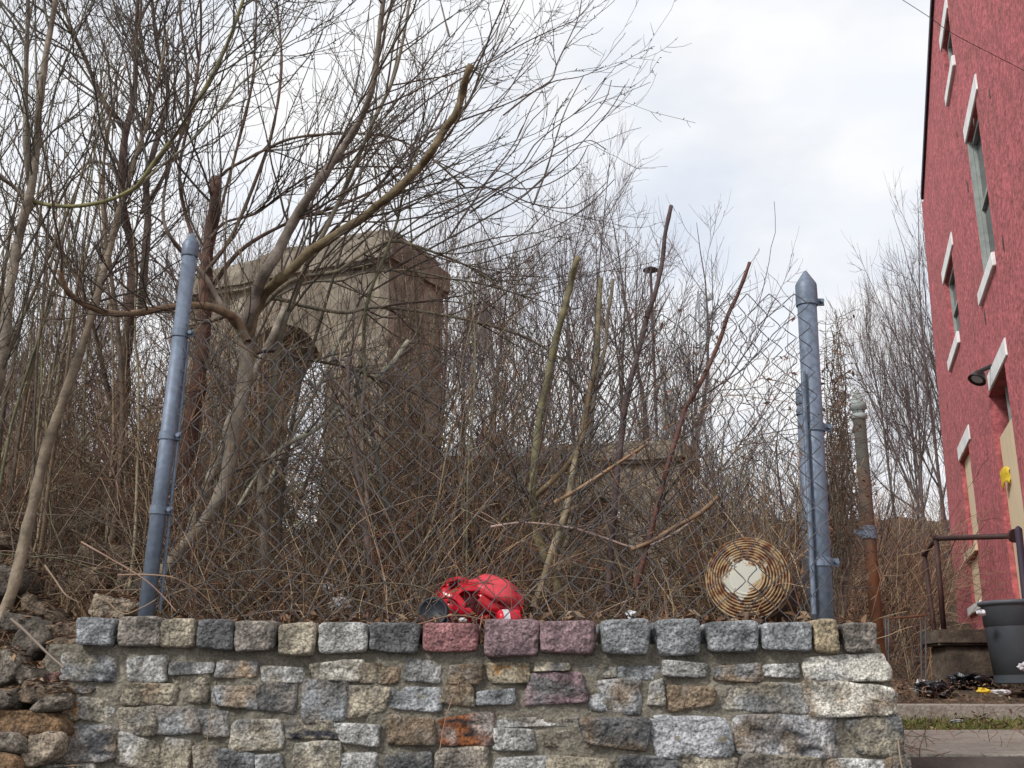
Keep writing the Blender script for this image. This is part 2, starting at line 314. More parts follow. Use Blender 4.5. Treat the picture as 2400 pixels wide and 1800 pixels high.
ROW = '''155 282 1542 1600 G;309 391 1538 1592 L;409 506 1547 1583 D;521 606 1554 1590 O;626 720 1562 1598 L;736 850 1553 1600 W
300 423 1603 1645 T;418 499 1583 1640 T;519 618 1603 1657 G;620 712 1601 1670 D;727 808 1608 1686 G;108 231 1606 1629 D;145 202 1634 1695 O;208 297 1636 1692 L;300 376 1657 1717 T;378 480 1648 1720 M;487 556 1667 1732 G;564 676 1685 1753 T;686 798 1690 1735 D
138 297 1706 1790 G;307 400 1728 1800 T;404 472 1732 1800 T;479 533 1740 1800 M;537 612 1764 1815 D;617 684 1775 1830 L;705 796 1752 1835 W;130 253 1797 1850 W
847 937 1551 1600 O;952 1035 1549 1601 D;1050 1133 1553 1596 O;1147 1236 1556 1594 Y;1252 1333 1551 1571 T;1364 1444 1563 1591 D;1449 1540 1560 1589 G;1549 1652 1553 1590 L
1241 1362 1580 1652 P;816 908 1603 1674 T;916 1037 1612 1663 G;1041 1111 1603 1650 T;1118 1203 1616 1656 G;1382 1489 1596 1665 G;1514 1550 1600 1660 L;1558 1672 1603 1659 O;1675 1869 1601 1663 T;1666 1780 1558 1596 O;1784 1865 1558 1589 L;1883 2071 1542 1598 W;1880 2086 1602 1679 W
804 901 1692 1746 L;919 1024 1688 1746 O;1031 1147 1679 1748 X;1154 1299 1681 1705 L;1303 1364 1683 1703 G;1162 1248 1713 1753 L;1275 1360 1710 1753 T;1366 1505 1685 1753 D;1522 1690 1677 1760 S;1715 1940 1686 1766 S;1973 2091 1686 1766 D
805 898 1764 1830 L;908 1024 1768 1830 D;1031 1136 1762 1830 T;1162 1274 1768 1830 L;1290 1420 1775 1830 T;1444 1575 1777 1830 D;1583 1712 1775 1830 T;1722 1900 1778 1830 T;1916 2040 1778 1830 L;2045 2098 1775 1830 M'''
stones = [(*map(float, s.split()[:4]), s.split()[4]) for ln in ROW.split('\n') for s in ln.split(';')]
yy = 1840
while yy < 2900:
    h = random.uniform(50, 90); x = 130+random.uniform(-20, 20)
    while x < 2060:
        w = random.uniform(70, 180); stones.append((x, min(x+w, 2098), yy, yy+h, random.choice('GDLTTMOWS'))); x += w+random.uniform(8, 22)
    yy += h+random.uniform(8, 16)
Vs, Fs, Cs, off = [], [], [], 0
def zpx(py): return W(1200, py, WY).z if py < 1840 else W(1200, 1840, WY).z-(py-1840)*.00118
for i, (x0, x1, y0, y1, k) in enumerate(stones):
    ax, bxx, az, bz = (x0-1200)*.001122, (x1-1200)*.001122, zpx(y0), zpx(y1)
    w, h = bxx-ax, az-bz; bz
    V = stone((ax+bxx)/2, WY+.0575-(.006 if k in 'WX' else 0)+random.uniform(-.005, .006), (az+bz)/2, w*1.10, h*1.13, .13, i+50, e=10, jit=.17, rough=.035)
    Vs.append(V); Fs.append(GF+off); off += len(V)
    c = np.array(PAL[k])*random.uniform(.72, 1.25); c2 = np.array(PAL[random.choice('TMDLTMGO')])*.9; q = np.array([noise.fractal(Vector(v)*14+Vector((i, 0, 0)), 1, 2, 3) for v in V]); q = np.clip(.20+q*1.6, 0, .9)[:, None]; cc = c*(1-q)+c2*q
    Cs.append(cc)
# dark lichen and soot patches that belong to a few blocks
Vs = np.concatenate(Vs); Cs = np.concatenate(Cs)
def patch(px0, px1, py0, py1, col, th=.02):
    x0, x1 = (px0-1200)*.001122, (px1-1200)*.001122; z1, z0 = zpx(py0), zpx(py1)
    q = np.array([noise.fractal(Vector((v[0]*30, v[2]*30, 1)), 1, 2, 3) for v in Vs])
    s = (Vs[:, 0] > x0) & (Vs[:, 0] < x1) & (Vs[:, 2] > z0) & (Vs[:, 2] < z1) & (q > th); Cs[s] = col
patch(1045, 1125, 1685, 1722, (.02, .018, .02), -.15); patch(1800, 1940, 1700, 1766, (.03, .03, .035)); patch(1722, 1800, 1690, 1720, (.03, .03, .035)); patch(1444, 1560, 1775, 1800, (.03, .03, .03)); patch(230, 297, 1706, 1770, (.05, .05, .055), -.1); patch(200, 300, 1560, 1600, (.07, .07, .075)); patch(147, 202, 1640, 1695, (.26, .11, .04)); patch(1160, 1236, 1560, 1580, (.33, .17, .06)); patch(690, 798, 1715, 1735, (.04, .04, .05), -.3)
put('field_stones', meshnp('field_stones', Vs, np.concatenate(Fs), np.zeros((0, 3), int), M['stone'], Cs), wall)
def mortar():
    xs = np.linspace(WX0-.07, W(2064, 1450, 2.9).x, 230); zs = np.linspace(0, 1.625, 170); X, Z = np.meshgrid(xs, zs)
    t = (Z-1.3)/.4
    D = np.array([noise.fractal(Vector((x*16, z*16, 3)), 1, 2, 5) for x, z in zip(X.ravel(), Z.ravel())]).reshape(X.shape)
    X = X+np.where(X < WX0+.1, -.035*np.clip((1.66-Z)/.3, 0, 3), 0)+np.where(X > WX1-.05, .035*np.clip((1.63-Z)/.3, 0, 1)+D*.012, 0)
    Y = WY+.0115-D*.011
    nx, nz = len(xs), len(zs); V = np.stack([X, Y, Z], -1).reshape(-1, 3); i = np.arange(nx-1)[None]+np.arange(nz-1)[:, None]*nx
    Fq = np.stack([i, i+1, i+1+nx, i+nx], -1).reshape(-1, 4)
    # back, top and ends
    n = len(V); Vb = V.copy(); Vb[:, 1] = WY+.24; rim = []
    top = (nz-1)*nx+np.arange(nx); lft = np.arange(nz)*nx; rgt = lft+nx-1
    for e in (top, lft, rgt):
        rim.append(np.stack([e[:-1], e[1:], e[1:]+n, e[:-1]+n], -1))
    put('mortar', meshnp('mortar', np.vstack([V, Vb]), np.vstack([Fq, Fq+n]+rim), np.zeros((0, 3), int), M['mortar']), wall)
mortar()
# ---------------- rubble at the left end ----------------
RUB = '''-40 30 1245 1285 3.7 M|60 125 1405 1480 3.15 M|170 300 1283 1345 3.9 M|135 225 1335 1385 3.7 M|110 210 1455 1530 3.0 M|210 300 1400 1460 3.2 L|-60 20 1320 1420 3.4 D|25 95 1475 1545 2.98 D|95 170 1500 1570 2.95 M|-30 35 1530 1600 2.9 G|30 100 1570 1612 2.9 G|45 145 1605 1650 2.86 M|95 165 1572 1610 2.9 P|-40 30 1620 1662 2.85 D|-50 145 1665 1725 2.85 O|-40 48 1727 1770 2.82 G|40 135 1730 1790 2.83 L|-50 50 1775 1850 2.8 O|50 140 1800 1860 2.8 D|100 150 1650 1700 2.9 M|270 330 1350 1400 3.6 D|0 70 1440 1490 3.05 D|150 200 1540 1580 2.93 D|75 150 1640 1672 2.84 G'''
RL = ['small brown stone at the left photo edge below the bare shrubs', 'rounded brown stone resting on the rubble beside the leaning sapling foot', 'flat pale slab lying in dead stems left of the left fence post', 'low brown stone under the flat slab on the bank', 'long tilted grey brown stone leaning on the first coping block', 'pale angular stone just left of the left fence post foot', 'big dark stone behind the leaning sapling foot', 'dark tilted slab in the gap left of the wall', 'brown stone wedged left of the first coping block', 'grey stone at the photo edge, level with the first wall course', 'thin grey flake stone lying on the rubble stack', 'brown thin stone in the middle of the dry rubble stack', 'small pinkish stone touching the wall end', 'dark stone at the photo edge, mid height in the rubble', 'wide orange brown stone, broadest of the dry rubble', 'grey stone under the wide orange brown stone', 'pale square stone at the foot of the wall end', 'orange brown stone in the lower left photo corner', 'dark stone below the pale square stone', 'brown chip between the wide orange stone and the wall', 'small dark stone on the bank near the left fence post', 'dark flat stone under the sapling foot', 'small dark stone tucked under the wall shoulder', 'thin grey stone lying on the wide orange brown stone']
for i, s in enumerate(RUB.split('|')):
    p = s.split(); x0, x1, y0, y1, Y = map(float, p[:5]); a, b = W(x0, y0, Y), W(x1, y1, Y); w, h = b.x-a.x, a.z-b.z; c = (a+b)/2
    V = stone(0, 0, 0, w*1.15, h*1.15, max(.14, h*1.6), i+300, e=4, jit=.28, rough=.09)
    t = R(random.uniform(-14, 10)+(14 if i == 4 else 0)-(22 if i == 7 else 0)); ct, st = math.cos(t), math.sin(t); V = np.stack([V[:, 0]*ct-V[:, 2]*st, V[:, 1], V[:, 0]*st+V[:, 2]*ct], 1)
    me = meshnp('rubble_stone', V, GF, np.zeros((0, 3), int), M['stone'], np.repeat([np.array(PAL[p[5]])*np.array([.68, .56, .44])], len(V), 0))
    o = put('rubble_stone', me); o.location = (c.x, Y+.06, c.z); tag(o, RL[i], 'stone', 'loose stones of the collapsed dry wall')
# ---------------- chain link fence ----------------
fence = thing('chain_link_fence', (0, 3.1, 1.62), 'sagging galvanised chain-link fence with two thick pointed posts along the stone wall top', 'fence')
def post(par, a, b, r, m='galv', name='post', cap='spike', capr=1.12, bands=()):
    a, b = Vector(a), Vector(b); d = (b-a).normalized(); L = (b-a).length; bm = bmesh.new()
    rod(bm, a-d*.25, b-d*(r*3.2), r, seg=28)
    p = bmo(name, bm, M[m], par, True)
    bm = bmesh.new(); prof = [(r*capr, -r*3.6), (r*capr*1.03, -r*3.5), (r*capr, -r*1.7), (r*capr*.93, -r*1.5), (r*.18, -r*.12), (0, 0)] if cap == 'spike' else [(r*1.05, -r*5), (r*1.3, -r*4.8), (r*1.3, -r*4.1), (r, -r*4), (r, -r*3.4), (r*1.35, -r*3.2), (r*1.35, -r*2.2), (r*.95, -r*2), (r*.8, -r*1.1), (r*.25, -.004), (0, 0)]
    lathe(bm, prof, b, d, 28); c = bmo('cap', bm, M['galv' if m == 'galv' else 'frame'], p, True)
    for u in bands:
        bm = bmesh.new(); o = a+(b-a)*u
        lathe(bm, [(r*1.02, -.012), (r*1.14, -.012), (r*1.14, .012), (r*1.02, .012)], o, d, 24)
        bx(bm, o+Vector((r*1.35, .0, 0)), (r*.9, .006, .022)); rod(bm, o+Vector((r*1.5, -.018, 0)), o+Vector((r*1.5, .018, 0)), .006, seg=8)
        bmo('band', bm, M['galv'], p)
    return p
YF = 3.1
Lb, Lt = W(343, 1436, YF), W(451, 546, YF); post(fence, Lb, Lt, 17.8*mpp(YF), bands=(.25, .44, .715))
Rb, Rt = W(1930, 1440, YF), W(1887, 634, YF); post(fence, Rb, Rt, 23*mpp(YF), bands=(.14, .52, .9))
bm = bmesh.new(); rod(bm, W(375, 1430, YF+.01), W(441, 800, YF+.01), .0055, seg=8); bmo('tension_bar', bm, M['galv'], fence)
bm = bmesh.new(); rod(bm, W(1908, 1440, YF-.03), W(1882, 870, YF-.03), .0075, seg=10); bmo('tension_bar', bm, M['galv'], fence)
side = thing('chain_link_fence', (1.0, 3.6, 1.62), 'short run of chain-link fence receding behind the corner post, wrapped in dead vines', 'fence')
post(side, W(1903, 1440, 4.2), W(1884, 888, 4.2), 18*mpp(4.2), bands=(.85,))
def chain(name, par, A, B, zb, ztop, cell=.0715, sagf=None, dep=None, rad=.0016, seed=1):
    A, B = Vector(A), Vector(B); L = (B-A).length; d = (B-A)/L; nrm = Vector((-d.y, d.x, 0)); T = Tubes(); hw = cell/2
    nw = int(L/hw); pts = []
    for i in range(nw):
        nt = int((max(ztop(i/nw), zb+.1)-zb)/hw)+1
        Q = []
        for k in range(nt*3+1):
            s = k/3; ph = (s+i) % 2; tri = ph if ph <= 1 else 2-ph
            x = (i+tri)*hw+hw*.02; z = zb+s*hw
            th = (math.sin(math.pi*s)*.5)
            u = x/L
            dy = (-.0015 if int(s) % 2 else .0015)+(dep(u, z) if dep else 0); dx = noise.noise(Vector((u*7, z*3, seed)))*.034+noise.noise(Vector((u*22, z*9, seed)))*.008
            dz = noise.noise(Vector((u*6, z*2, seed+9)))*.012-(sagf(u, z) if sagf else 0)
            Q.append(A+d*(x+dx)+nrm*dy+Vector((0, 0, z-A.z+dz)))
        Q = resample(np.array(Q), 84); pts.append(Q)
    P = np.array(pts); T.add(P, np.full(P.shape[:2], rad), (.10, .10, .105), 4, .3)
    return T.build(name, M['wire'], par)
zt0 = W(1880, 700, YF).z
def ztop(u): return np.interp(u, [0, .12, .35, .6, .8, .87, .95, 1], [2.60, 2.50, 2.44, 2.50, zt0-.08, zt0-.02, zt0-.015, zt0])
chain('wire_mesh', fence, (Lb.x+.035, YF-.01, 1.68), (Rb.x+.05, YF-.052, 1.68), 1.66, ztop, dep=lambda u, z: .03*noise.noise(Vector((u*4, z*3, 5)))*math.sin(math.pi*u))
chain('wire_mesh', side, (Rb.x+.03, YF+.02, 1.68), (W(1935, 1300, 4.2).x, 4.2, 1.68), 1.66, lambda u: 2.68-.1*u, seed=4, dep=lambda u, z: .03*noise.noise(Vector((u*4, z*6, 15))))
# ---------------- rusty gate post, far gate ----------------
rp_ = thing('gate_post', W(2062, 1530, 5), 'lone rusty gate post with ribbed pointed cap right of the wall', 'post')
pb, pt = W(2063, 1560, 5), W(2008, 915, 5); post(rp_, pb, pt, 14.5*mpp(5), 'rustpost', cap='acorn', bands=())
bm = bmesh.new(); q = pb+(pt-pb)*.465; lathe(bm, [(.03, -.028), (.036, -.028), (.037, .03), (.03, .03)], q, (pt-pb), 20); bx(bm, q+Vector((-.05, 0, .0)), (.05, .012, .03)); bmo('strap', bm, M['galv'], rp_)
gate = thing('gate', W(2130, 1590, 7.5), 'small low wire gate with rusty top rail beyond the rusty post', 'gate')
g0, g1, g2, g3 = W(2083, 1450, 7.5), W(2170, 1442, 7.5), W(2083, 1600, 7.5), W(2170, 1596, 7.5)
for a, b in ((g0, g2), (W(2075, 1446, 7.5), W(2078, 1600, 7.5)), (g1, g3), (W(2158, 1450, 7.5), W(2160, 1598, 7.5))):
    bm = bmesh.new(); rod(bm, b, a, .006, seg=8); bmo('upright', bm, M['wire'], gate)
bm = bmesh.new(); rod(bm, g0, g1, .007, seg=8); bmo('rail', bm, M['rust'], gate)
chain('wire_mesh', gate, (g2.x, 7.5, g2.z), (g3.x, 7.5, g3.z), g2.z, lambda u: g0.z, cell=.075, rad=.0012)
# ---------------- red building ----------------
AZ = R(16.6); BL = 1.5; Bd = Vector((math.sin(AZ), math.cos(AZ), 0)); Bn = Vector((math.cos(AZ), -math.sin(AZ), 0))
def wp(t, z, o=0): return Bd*t+Bn*(BL+o)+Vector((0, 0, z))        # o > 0 goes into the wall
T0, ZB = 4.2, 1.0
def roofz(t): return 8.74+(11-t)*.27
bld = thing('red_building', wp(10, 2), 'tall building with rough pink red stucco side wall and white lintels', 'building')
HOLES = [(9.3, 10.1, 5.13, 6.53, 'A'), (10.2, 10.85, 7.52, 8.05, 'B'), (12.1, 13.05, 5.36, 6.22, 'C'), (9.6, 10.72, 2.25, 4.2, 'D'), (12.62, 13.6, 3.12, 4.15, 'E'), (13.0, 13.95, 2.5, 3.0, 'F')]
def tend(z): return 15.9-(z-2.4)*.25
def build_wall():
    ts = sorted({T0, *[h[0] for h in HOLES], *[h[1] for h in HOLES], 5.6, 7, 8.4, 11, 11.6, 14.3}); zs = sorted({ZB, *[h[2] for h in HOLES], *[h[3] for h in HOLES], 4.7, 7.0, 8.5})
    bm = bmesh.new(); D = .17
    def q(*p): bm.faces.new([bm.verts.new(x) for x in p])
    def top(t, z): return wp(t, roofz(t)) if z == 'top' else wp(t, z)
    zz = zs+['top']; tt = ts+['end']
    zl = 7.0 
    def P(t, z):
        if t == 'end':
            zv = 7.95 if z == 'top' else min(z, 7.95)
            return wp(tend(zv), zv)
        zv = roofz(t) if z == 'top' else min(z, roofz(t))
        return wp(t, zv)
    for a, b in zip(tt, tt[1:]):
        for c, d in zip(zz, zz[1:]):
            hole = any(b != 'end' and d != 'top' and a >= h[0]-1e-6 and b <= h[1]+1e-6 and c >= h[2]-1e-6 and d <= h[3]+1e-6 for h in HOLES)
            if hole: continue
            v = [P(a, c), P(b, c), P(b, d), P(a, d)]
            if (v[0]-v[3]).length < 1e-4 and (v[1]-v[2]).length < 1e-4: continue
            u = []
            for x in v:
                if not any((x-y).length < 1e-5 for y in u): u.append(x)
            if len(u) > 2: q(*u)
    for t0, t1, z0, z1, k in HOLES:
        for (a, b) in (((t0, z0), (t1, z0)), ((t1, z0), (t1, z1)), ((t1, z1), (t0, z1)), ((t0, z1), (t0, z0))):
            q(wp(*a), wp(*b), wp(*b, D), wp(*a, D))
    bmesh.ops.remove_doubles(bm, verts=bm.verts, dist=1e-5)
    # rear, ends of the block
    e = 6.0; te0, te1 = tend(ZB), tend(7.95)
    q(wp(te0, ZB), wp(te0, ZB, e), wp(te1, 7.95, e), wp(te1, 7.95)); q(wp(T0, ZB), wp(T0, roofz(T0)), wp(T0, roofz(T0), e), wp(T0, ZB, e))
    q(wp(T0, ZB, e), wp(T0, roofz(T0), e), wp(te1, 7.95, e), wp(te0, ZB, e))
    return bmo('wall', bm, M['stucco'], bld)
build_wall()
def slab(name, t0, t1, z0, z1, o0, o1, m, par, bev=.006):
    bm = bmesh.new(); vs = [wp(t, z, o) for t in (t0, t1) for z in (z0, z1) for o in (o0, o1)]
    v = [bm.verts.new(x) for x in vs]
    for f in ((0, 1, 3, 2), (4, 6, 7, 5), (0, 4, 5, 1), (2, 3, 7, 6), (0, 2, 6, 4), (1, 5, 7, 3)): bm.faces.new([v[i] for i in f])
    return bmo(name, bm, M[m], par, bevel=bev)
rf = slab('roof', T0-.1, 14.25, 0, 0, -.06, 6.1, 'eave', bld, 0)
for v, (t, z, o) in zip(rf.data.vertices, [(t, z, o) for t in (T0-.1, 14.25) for z in (0, .09) for o in (-.03, 6.1)]):
    v.co = wp(t, roofz(t)+z, o)
slab('lintel', 9.1, 10.12, 6.535, 6.69, -.014, .08, 'white', bld); slab('sill', 9.36, 10.42, 5.0, 5.125, -.03, .1, 'white', bld)
slab('lintel', 10.15, 10.95, 8.055, 8.2, -.014, .08, 'white', bld); slab('sill', 10.13, 10.95, 7.40, 7.515, -.03, .1, 'white', bld)
slab('lintel', 11.87, 13.14, 6.225, 6.38, -.014, .08, 'white', bld); slab('sill', 12.25, 13.45, 5.22, 5.355, -.03, .1, 'white', bld)
slab('lintel', 9.38, 10.56, 4.205, 4.36, -.014, .08, 'white', bld)
slab('lintel', 12.37, 13.6, 4.155, 4.32, -.014, .08, 'white', bld); slab('sill', 12.85, 14.05, 3.01, 3.115, -.03, .05, 'cream', bld)
slab('sill', 13.05, 14.35, 2.40, 2.495, -.03, .05, 'white', bld)
def window(t0, t1, z0, z1, mullion=True):
    bm = bmesh.new(); w = .05
    def b(a0, a1, c0, c1, o0=.045, o1=.10):
        vs = [wp(t, z, o) for t in (a0, a1) for z in (c0, c1) for o in (o0, o1)]; v = [bm.verts.new(x) for x in vs]
        for f in ((0, 1, 3, 2), (4, 6, 7, 5), (0, 4, 5, 1), (2, 3, 7, 6), (0, 2, 6, 4), (1, 5, 7, 3)): bm.faces.new([v[i] for i in f])
    b(t0+.002, t0+w, z0+.002, z1-.002); b(t1-w, t1-.002, z0+.002, z1-.002); b(t0+w, t1-w, z1-w, z1-.002); b(t0+w, t1-w, z0+.002, z0+w)
    if mullion: b(t0+w, t1-w, (z0+z1)/2-.02, (z0+z1)/2+.02, .05, .095)
    fr = bmo('window_frame', bm, M['frame'], bld); slab('pane', t0+w, t1-w, z0+w, z1-w, .075, .085, 'glass', fr, 0)
slab('jamb', 10.06, 10.098, 5.135, 6.525, .004, .043, 'frame', bld, 0); window(9.3, 10.1, 5.13, 6.53); window(10.2, 10.85, 7.52, 8.05, False); window(12.1, 13.05, 5.36, 6.22)
dr = slab('door', 9.605, 10.715, 2.25, 3.80, .05, .08, 'cream', bld)
dr['label'] = 'cream board covering the doorway'
slab('transom_rail', 9.605, 10.715, 3.80, 3.86, .10, .15, 'frame', bld); slab('transom_bar', 10.35, 10.39, 3.86, 4.198, .10, .15, 'frame', bld); slab('transom_pane', 9.605, 10.715, 3.805, 4.198, .155, .16, 'glass', bld, 0)
bw = slab('window_board', 12.625, 13.595, 3.122, 4.148, .05, .07, 'cream', bld); bw['label'] = 'cream board over the ground floor window'
bw = slab('window_board', 13.005, 13.945, 2.502, 2.998, .03, .05, 'cream', bld); bw['label'] = 'cream board over the low basement window'
# dark chips in the stucco
for t, z, h in ((8.3, 7.1, .12), (9.55, 6.45, .05), (10.35, 6.2, .09), (10.6, 6.9, .05), (8.9, 5.0, .1), (10.3, 4.85, .09), (8.6, 6.2, .05), (8.1, 8.0, .14), (12.6, 3.3, .05), (14.2, 5.0, .05)):
    bm = bmesh.new(); lathe(bm, [(h*.35, 0), (h*.33, .006), (0, .007)], wp(t, z, .002), -Bn, 9)
    for v in bm.verts:
        c = wp(t, z); v.co.z = c.z+(v.co.z-c.z)*2.0; v.co += Vector((0, random.uniform(-.01, .01), random.uniform(-.02, .02)))
    bmo('stucco_chip', bm, M['step'], bld)
lampt = thing('wall_lamp', wp(10.3, 4.28, -.1), 'small black floodlight mounted over the boarded doorway', 'lamp')
bm = bmesh.new(); lathe(bm, [(.02, .0), (.05, .02), (.078, .085), (.082, .10), (.07, .095), (0, .07)], wp(10.3, 4.33, -.10), (-Bn*.5+Vector((0, -.3, -.8))), 18); bmo('lamp_head', bm, M['black'], lampt, True)
bm = bmesh.new(); rod(bm, wp(10.3, 4.38, 0), wp(10.3, 4.33, -.12), .02, seg=10); bmo('bracket', bm, M['black'], lampt)
bm = bmesh.new(); lathe(bm, [(.06, 0), (.05, .010), (0, .012)], wp(10.3, 4.33, -.10)+(-Bn*.5+Vector((0, -.3, -.8))).normalized()*.082, (-Bn*.5+Vector((0, -.3, -.8))), 16); bmo('lens', bm, M['dish'], lampt)
bm = bmesh.new(); n = 6
for i in range(n):
    for j in range(n): pass
g = [[bm.verts.new(wp(10.36+.25*i/n, 3.30+.14*j/n+.03*math.sin(i), .045-.05*math.sin(i/n*2.5)-.01*math.sin(j*1.7+i))) for j in range(n+1)] for i in range(n+1)]
for i in range(n):
    for j in range(n): bm.faces.new((g[i][j], g[i+1][j], g[i+1][j+1], g[i][j+1]))
o = bmo('notice', bm, M['yellow'], None, True); md = o.modifiers.new('s', 'SOLIDIFY'); md.thickness = .003; tag(o, 'small curled yellow notice stuck on the cream door board', 'notice')
# ---------------- stoop, railing, bin, paving ----------------
def box(name, x0, x1, y0, y1, z0, z1, m, par=None, bev=.01):
    bm = bmesh.new(); bx(bm, ((x0+x1)/2, (y0+y1)/2, (z0+z1)/2), (x1-x0, y1-y0, z1-z0)); return bmo(name, bm, M[m], par, bevel=bev)
YS = 8.6; s0, s1 = W(2199, 1475, YS), W(2312, 1605, YS)
stoop = thing('stoop', (s0.x, YS, s1.z), 'weathered concrete stoop block with overhanging cap beside the dark bin', 'stoop')
sc = W(2180, 1512, YS)
box('base', s0.x+.05, s1.x+.5, YS+.05, YS+.33, s1.z-.2, sc.z-.002, 'step', stoop); box('cap', s0.x-.02, s1.x+.55, YS, YS+.38, sc.z, s0.z, 'step', stoop, .02)
rail = thing('handrail', W(2195, 1470, YS+.1), 'dark rusty pipe handrail standing on the stoop in front of the red wall', 'railing')
def pipe(name, pts, r, m, par):
    T = Tubes(); P = resample(np.array([list(p) for p in pts]), max(2, 2*len(pts))); P = np.array([list(p) for p in pts])
    T.add(P, np.full(len(P), r), {'darkpipe': (.05, .022, .018)}.get(m, (.1, .1, .1)), 12, 0); return T.build(name, M[m], par)
rr = .021; a0 = W(2194, 1262, YS+.12); a1 = W(2374, 1256, 7.9); a0b = W(2212, 1474, YS+.12)
for nm, p0, p1 in (('post', a0b, a0), ('top_rail', a0, a1), ('side_rail', a0, W(2167, 1300, YS+.9)), ('post', W(2193, 1478, YS+.9)-Vector((0, 0, .5)), W(2167, 1300, YS+.9))):
    bm = bmesh.new(); rod(bm, p0, p1, rr if nm != 'side_rail' else .017, seg=12); bmesh.ops.create_icosphere(bm, subdivisions=2, radius=rr*1.35, matrix=__import__('mathutils').Matrix.Translation(p1 if nm != 'top_rail' else p0)); bmo(nm, bm, M['darkpipe'], rail, True)
bm = bmesh.new(); rod(bm, a1, a1+(a1-a0).normalized()*.02, .05, seg=16); bmo('flange', bm, M['darkpipe'], rail)
bm = bmesh.new(); p0, p1 = W(2402, 1420, 7.85), W(2387, 1243, 7.85); rod(bm, p0-Vector((0, 0, .6)), p1, .026, seg=16); lathe(bm, [(.026, -.01), (.026, .01), (.015, .025), (0, .034)], p1, (0, 0, 1), 16)
o = bmo('post', bm, M['eave'], None, True); tag(o, 'thick dark purple steel post at the right photo edge behind the bin', 'post')
YB = 7.9; b0 = W(2297, 1412, YB); bb = W(2337, 1603, YB); cx = W(2388, 1500, YB).x
binr = thing('rubbish_bin', (cx, YB, bb.z), 'dark grey round plastic bin with stepped rim in front of the red building', 'bin')
r1 = cx-b0.x; r2 = cx-bb.x; zt = b0.z; zs_ = W(2307, 1468, YB).z; r15 = cx-W(2311, 1465, YB).x; bm = bmesh.new()
lathe(bm, [(0, bb.z), (r2, bb.z), (r2+.004, bb.z+.01), (cx-W(2324, 1474, YB).x, zs_-.006), (r15, zs_), (r15+.006, zt-.03), (r1-.01, zt-.022)], (cx, YB, 0), (0, 0, 1), 48); bmo('body', bm, M['bin'], binr, True)
bm = bmesh.new(); lathe(bm, [(r1-.012, zt-.024), (r1, zt-.02), (r1+.003, zt-.002), (r1-.01, zt+.006), (r1-.02, zt), (r1-.02, zt-.03), (r2, bb.z+.02), (0, bb.z+.02)], (cx, YB, 0), (0, 0, 1), 48); bmo('rim', bm, M['bin'], binr, True)
def structslab(name, x0, x1, y0, y1, z, m, seed):
    nx, ny = 40, 24; xs = np.linspace(x0, x1, nx); ys = np.linspace(y0, y1, ny); bm = bmesh.new()
    X, Y = np.meshgrid(xs, ys); Z = z+np.array([noise.fractal(Vector((x*1.4, y*1.4, seed)), 1, 2, 3) for x, y in zip(X.ravel(), Y.ravel())]).reshape(X.shape)*.006
    V = np.stack([X, Y, Z], -1).reshape(-1, 3); i = np.arange(nx-1)[None]+np.arange(ny-1)[:, None]*nx; Fq = np.stack([i, i+1, i+1+nx, i+nx], -1).reshape(-1, 4)
    n = len(V); Vb = V.copy(); Vb[:, 2] = z-.14; rim = []
    for e in (np.arange(nx), (ny-1)*nx+np.arange(nx), np.arange(ny)*nx, np.arange(ny)*nx+nx-1): rim.append(np.stack([e[:-1], e[1:], e[1:]+n, e[:-1]+n], -1))
    o = put(name, meshnp(name, np.vstack([V, Vb]), np.vstack([Fq]+rim), np.zeros((0, 3), int), M[m], smooth=False)); tag(o, kind='structure')
structslab('pavement', 1.12, 9, 3.62, 6.15, 1.315, 'slab', 1); structslab('pavement', 2.1, 9, 6.85, 7.55, 1.435, 'slab', 2)
T = Tubes(); P = np.array([[1.12, 3.50, 1.235], [1.8, 3.50, 1.24], [3, 3.50, 1.235], [9, 3.50, 1.24]]); T.add(resample(P, 30), np.full(30, .078), (.05, .04, .034), 16, 0); o = T.build('kerb', M['kerb']); tag(o, kind='structure')
# ---------------- concrete arch ruin ----------------
def prism(bm, pts2, z0, z1):
    lo = [bm.verts.new((x, y, z0)) for x, y in pts2]; hi = [bm.verts.new((x, y, z1)) for x, y in pts2]; n = len(lo)
    for i in range(n): bm.faces.new((lo[i], lo[(i+1) % n], hi[(i+1) % n], hi[i]))
    bm.faces.new(hi); bm.faces.new(lo[::-1])
def roughen(o, cuts, amp):
    bm = bmesh.new(); bm.from_mesh(o.data); bmesh.ops.remove_doubles(bm, verts=bm.verts, dist=1e-4)
    bmesh.ops.triangulate(bm, faces=bm.faces)
    for k in range(cuts):
        es = [e for e in bm.edges if e.calc_length() > .16]
        if not es: break
        bmesh.ops.subdivide_edges(bm, edges=es, cuts=1); bmesh.ops.triangulate(bm, faces=[f for f in bm.faces if len(f.verts) > 3])
    for v in bm.verts: v.co += Vector([noise.fractal(v.co*2.3+Vector((k*7, 0, 0)), 1, 2, 4) for k in range(3)])*amp
    bm.to_mesh(o.data); bm.free(); return o
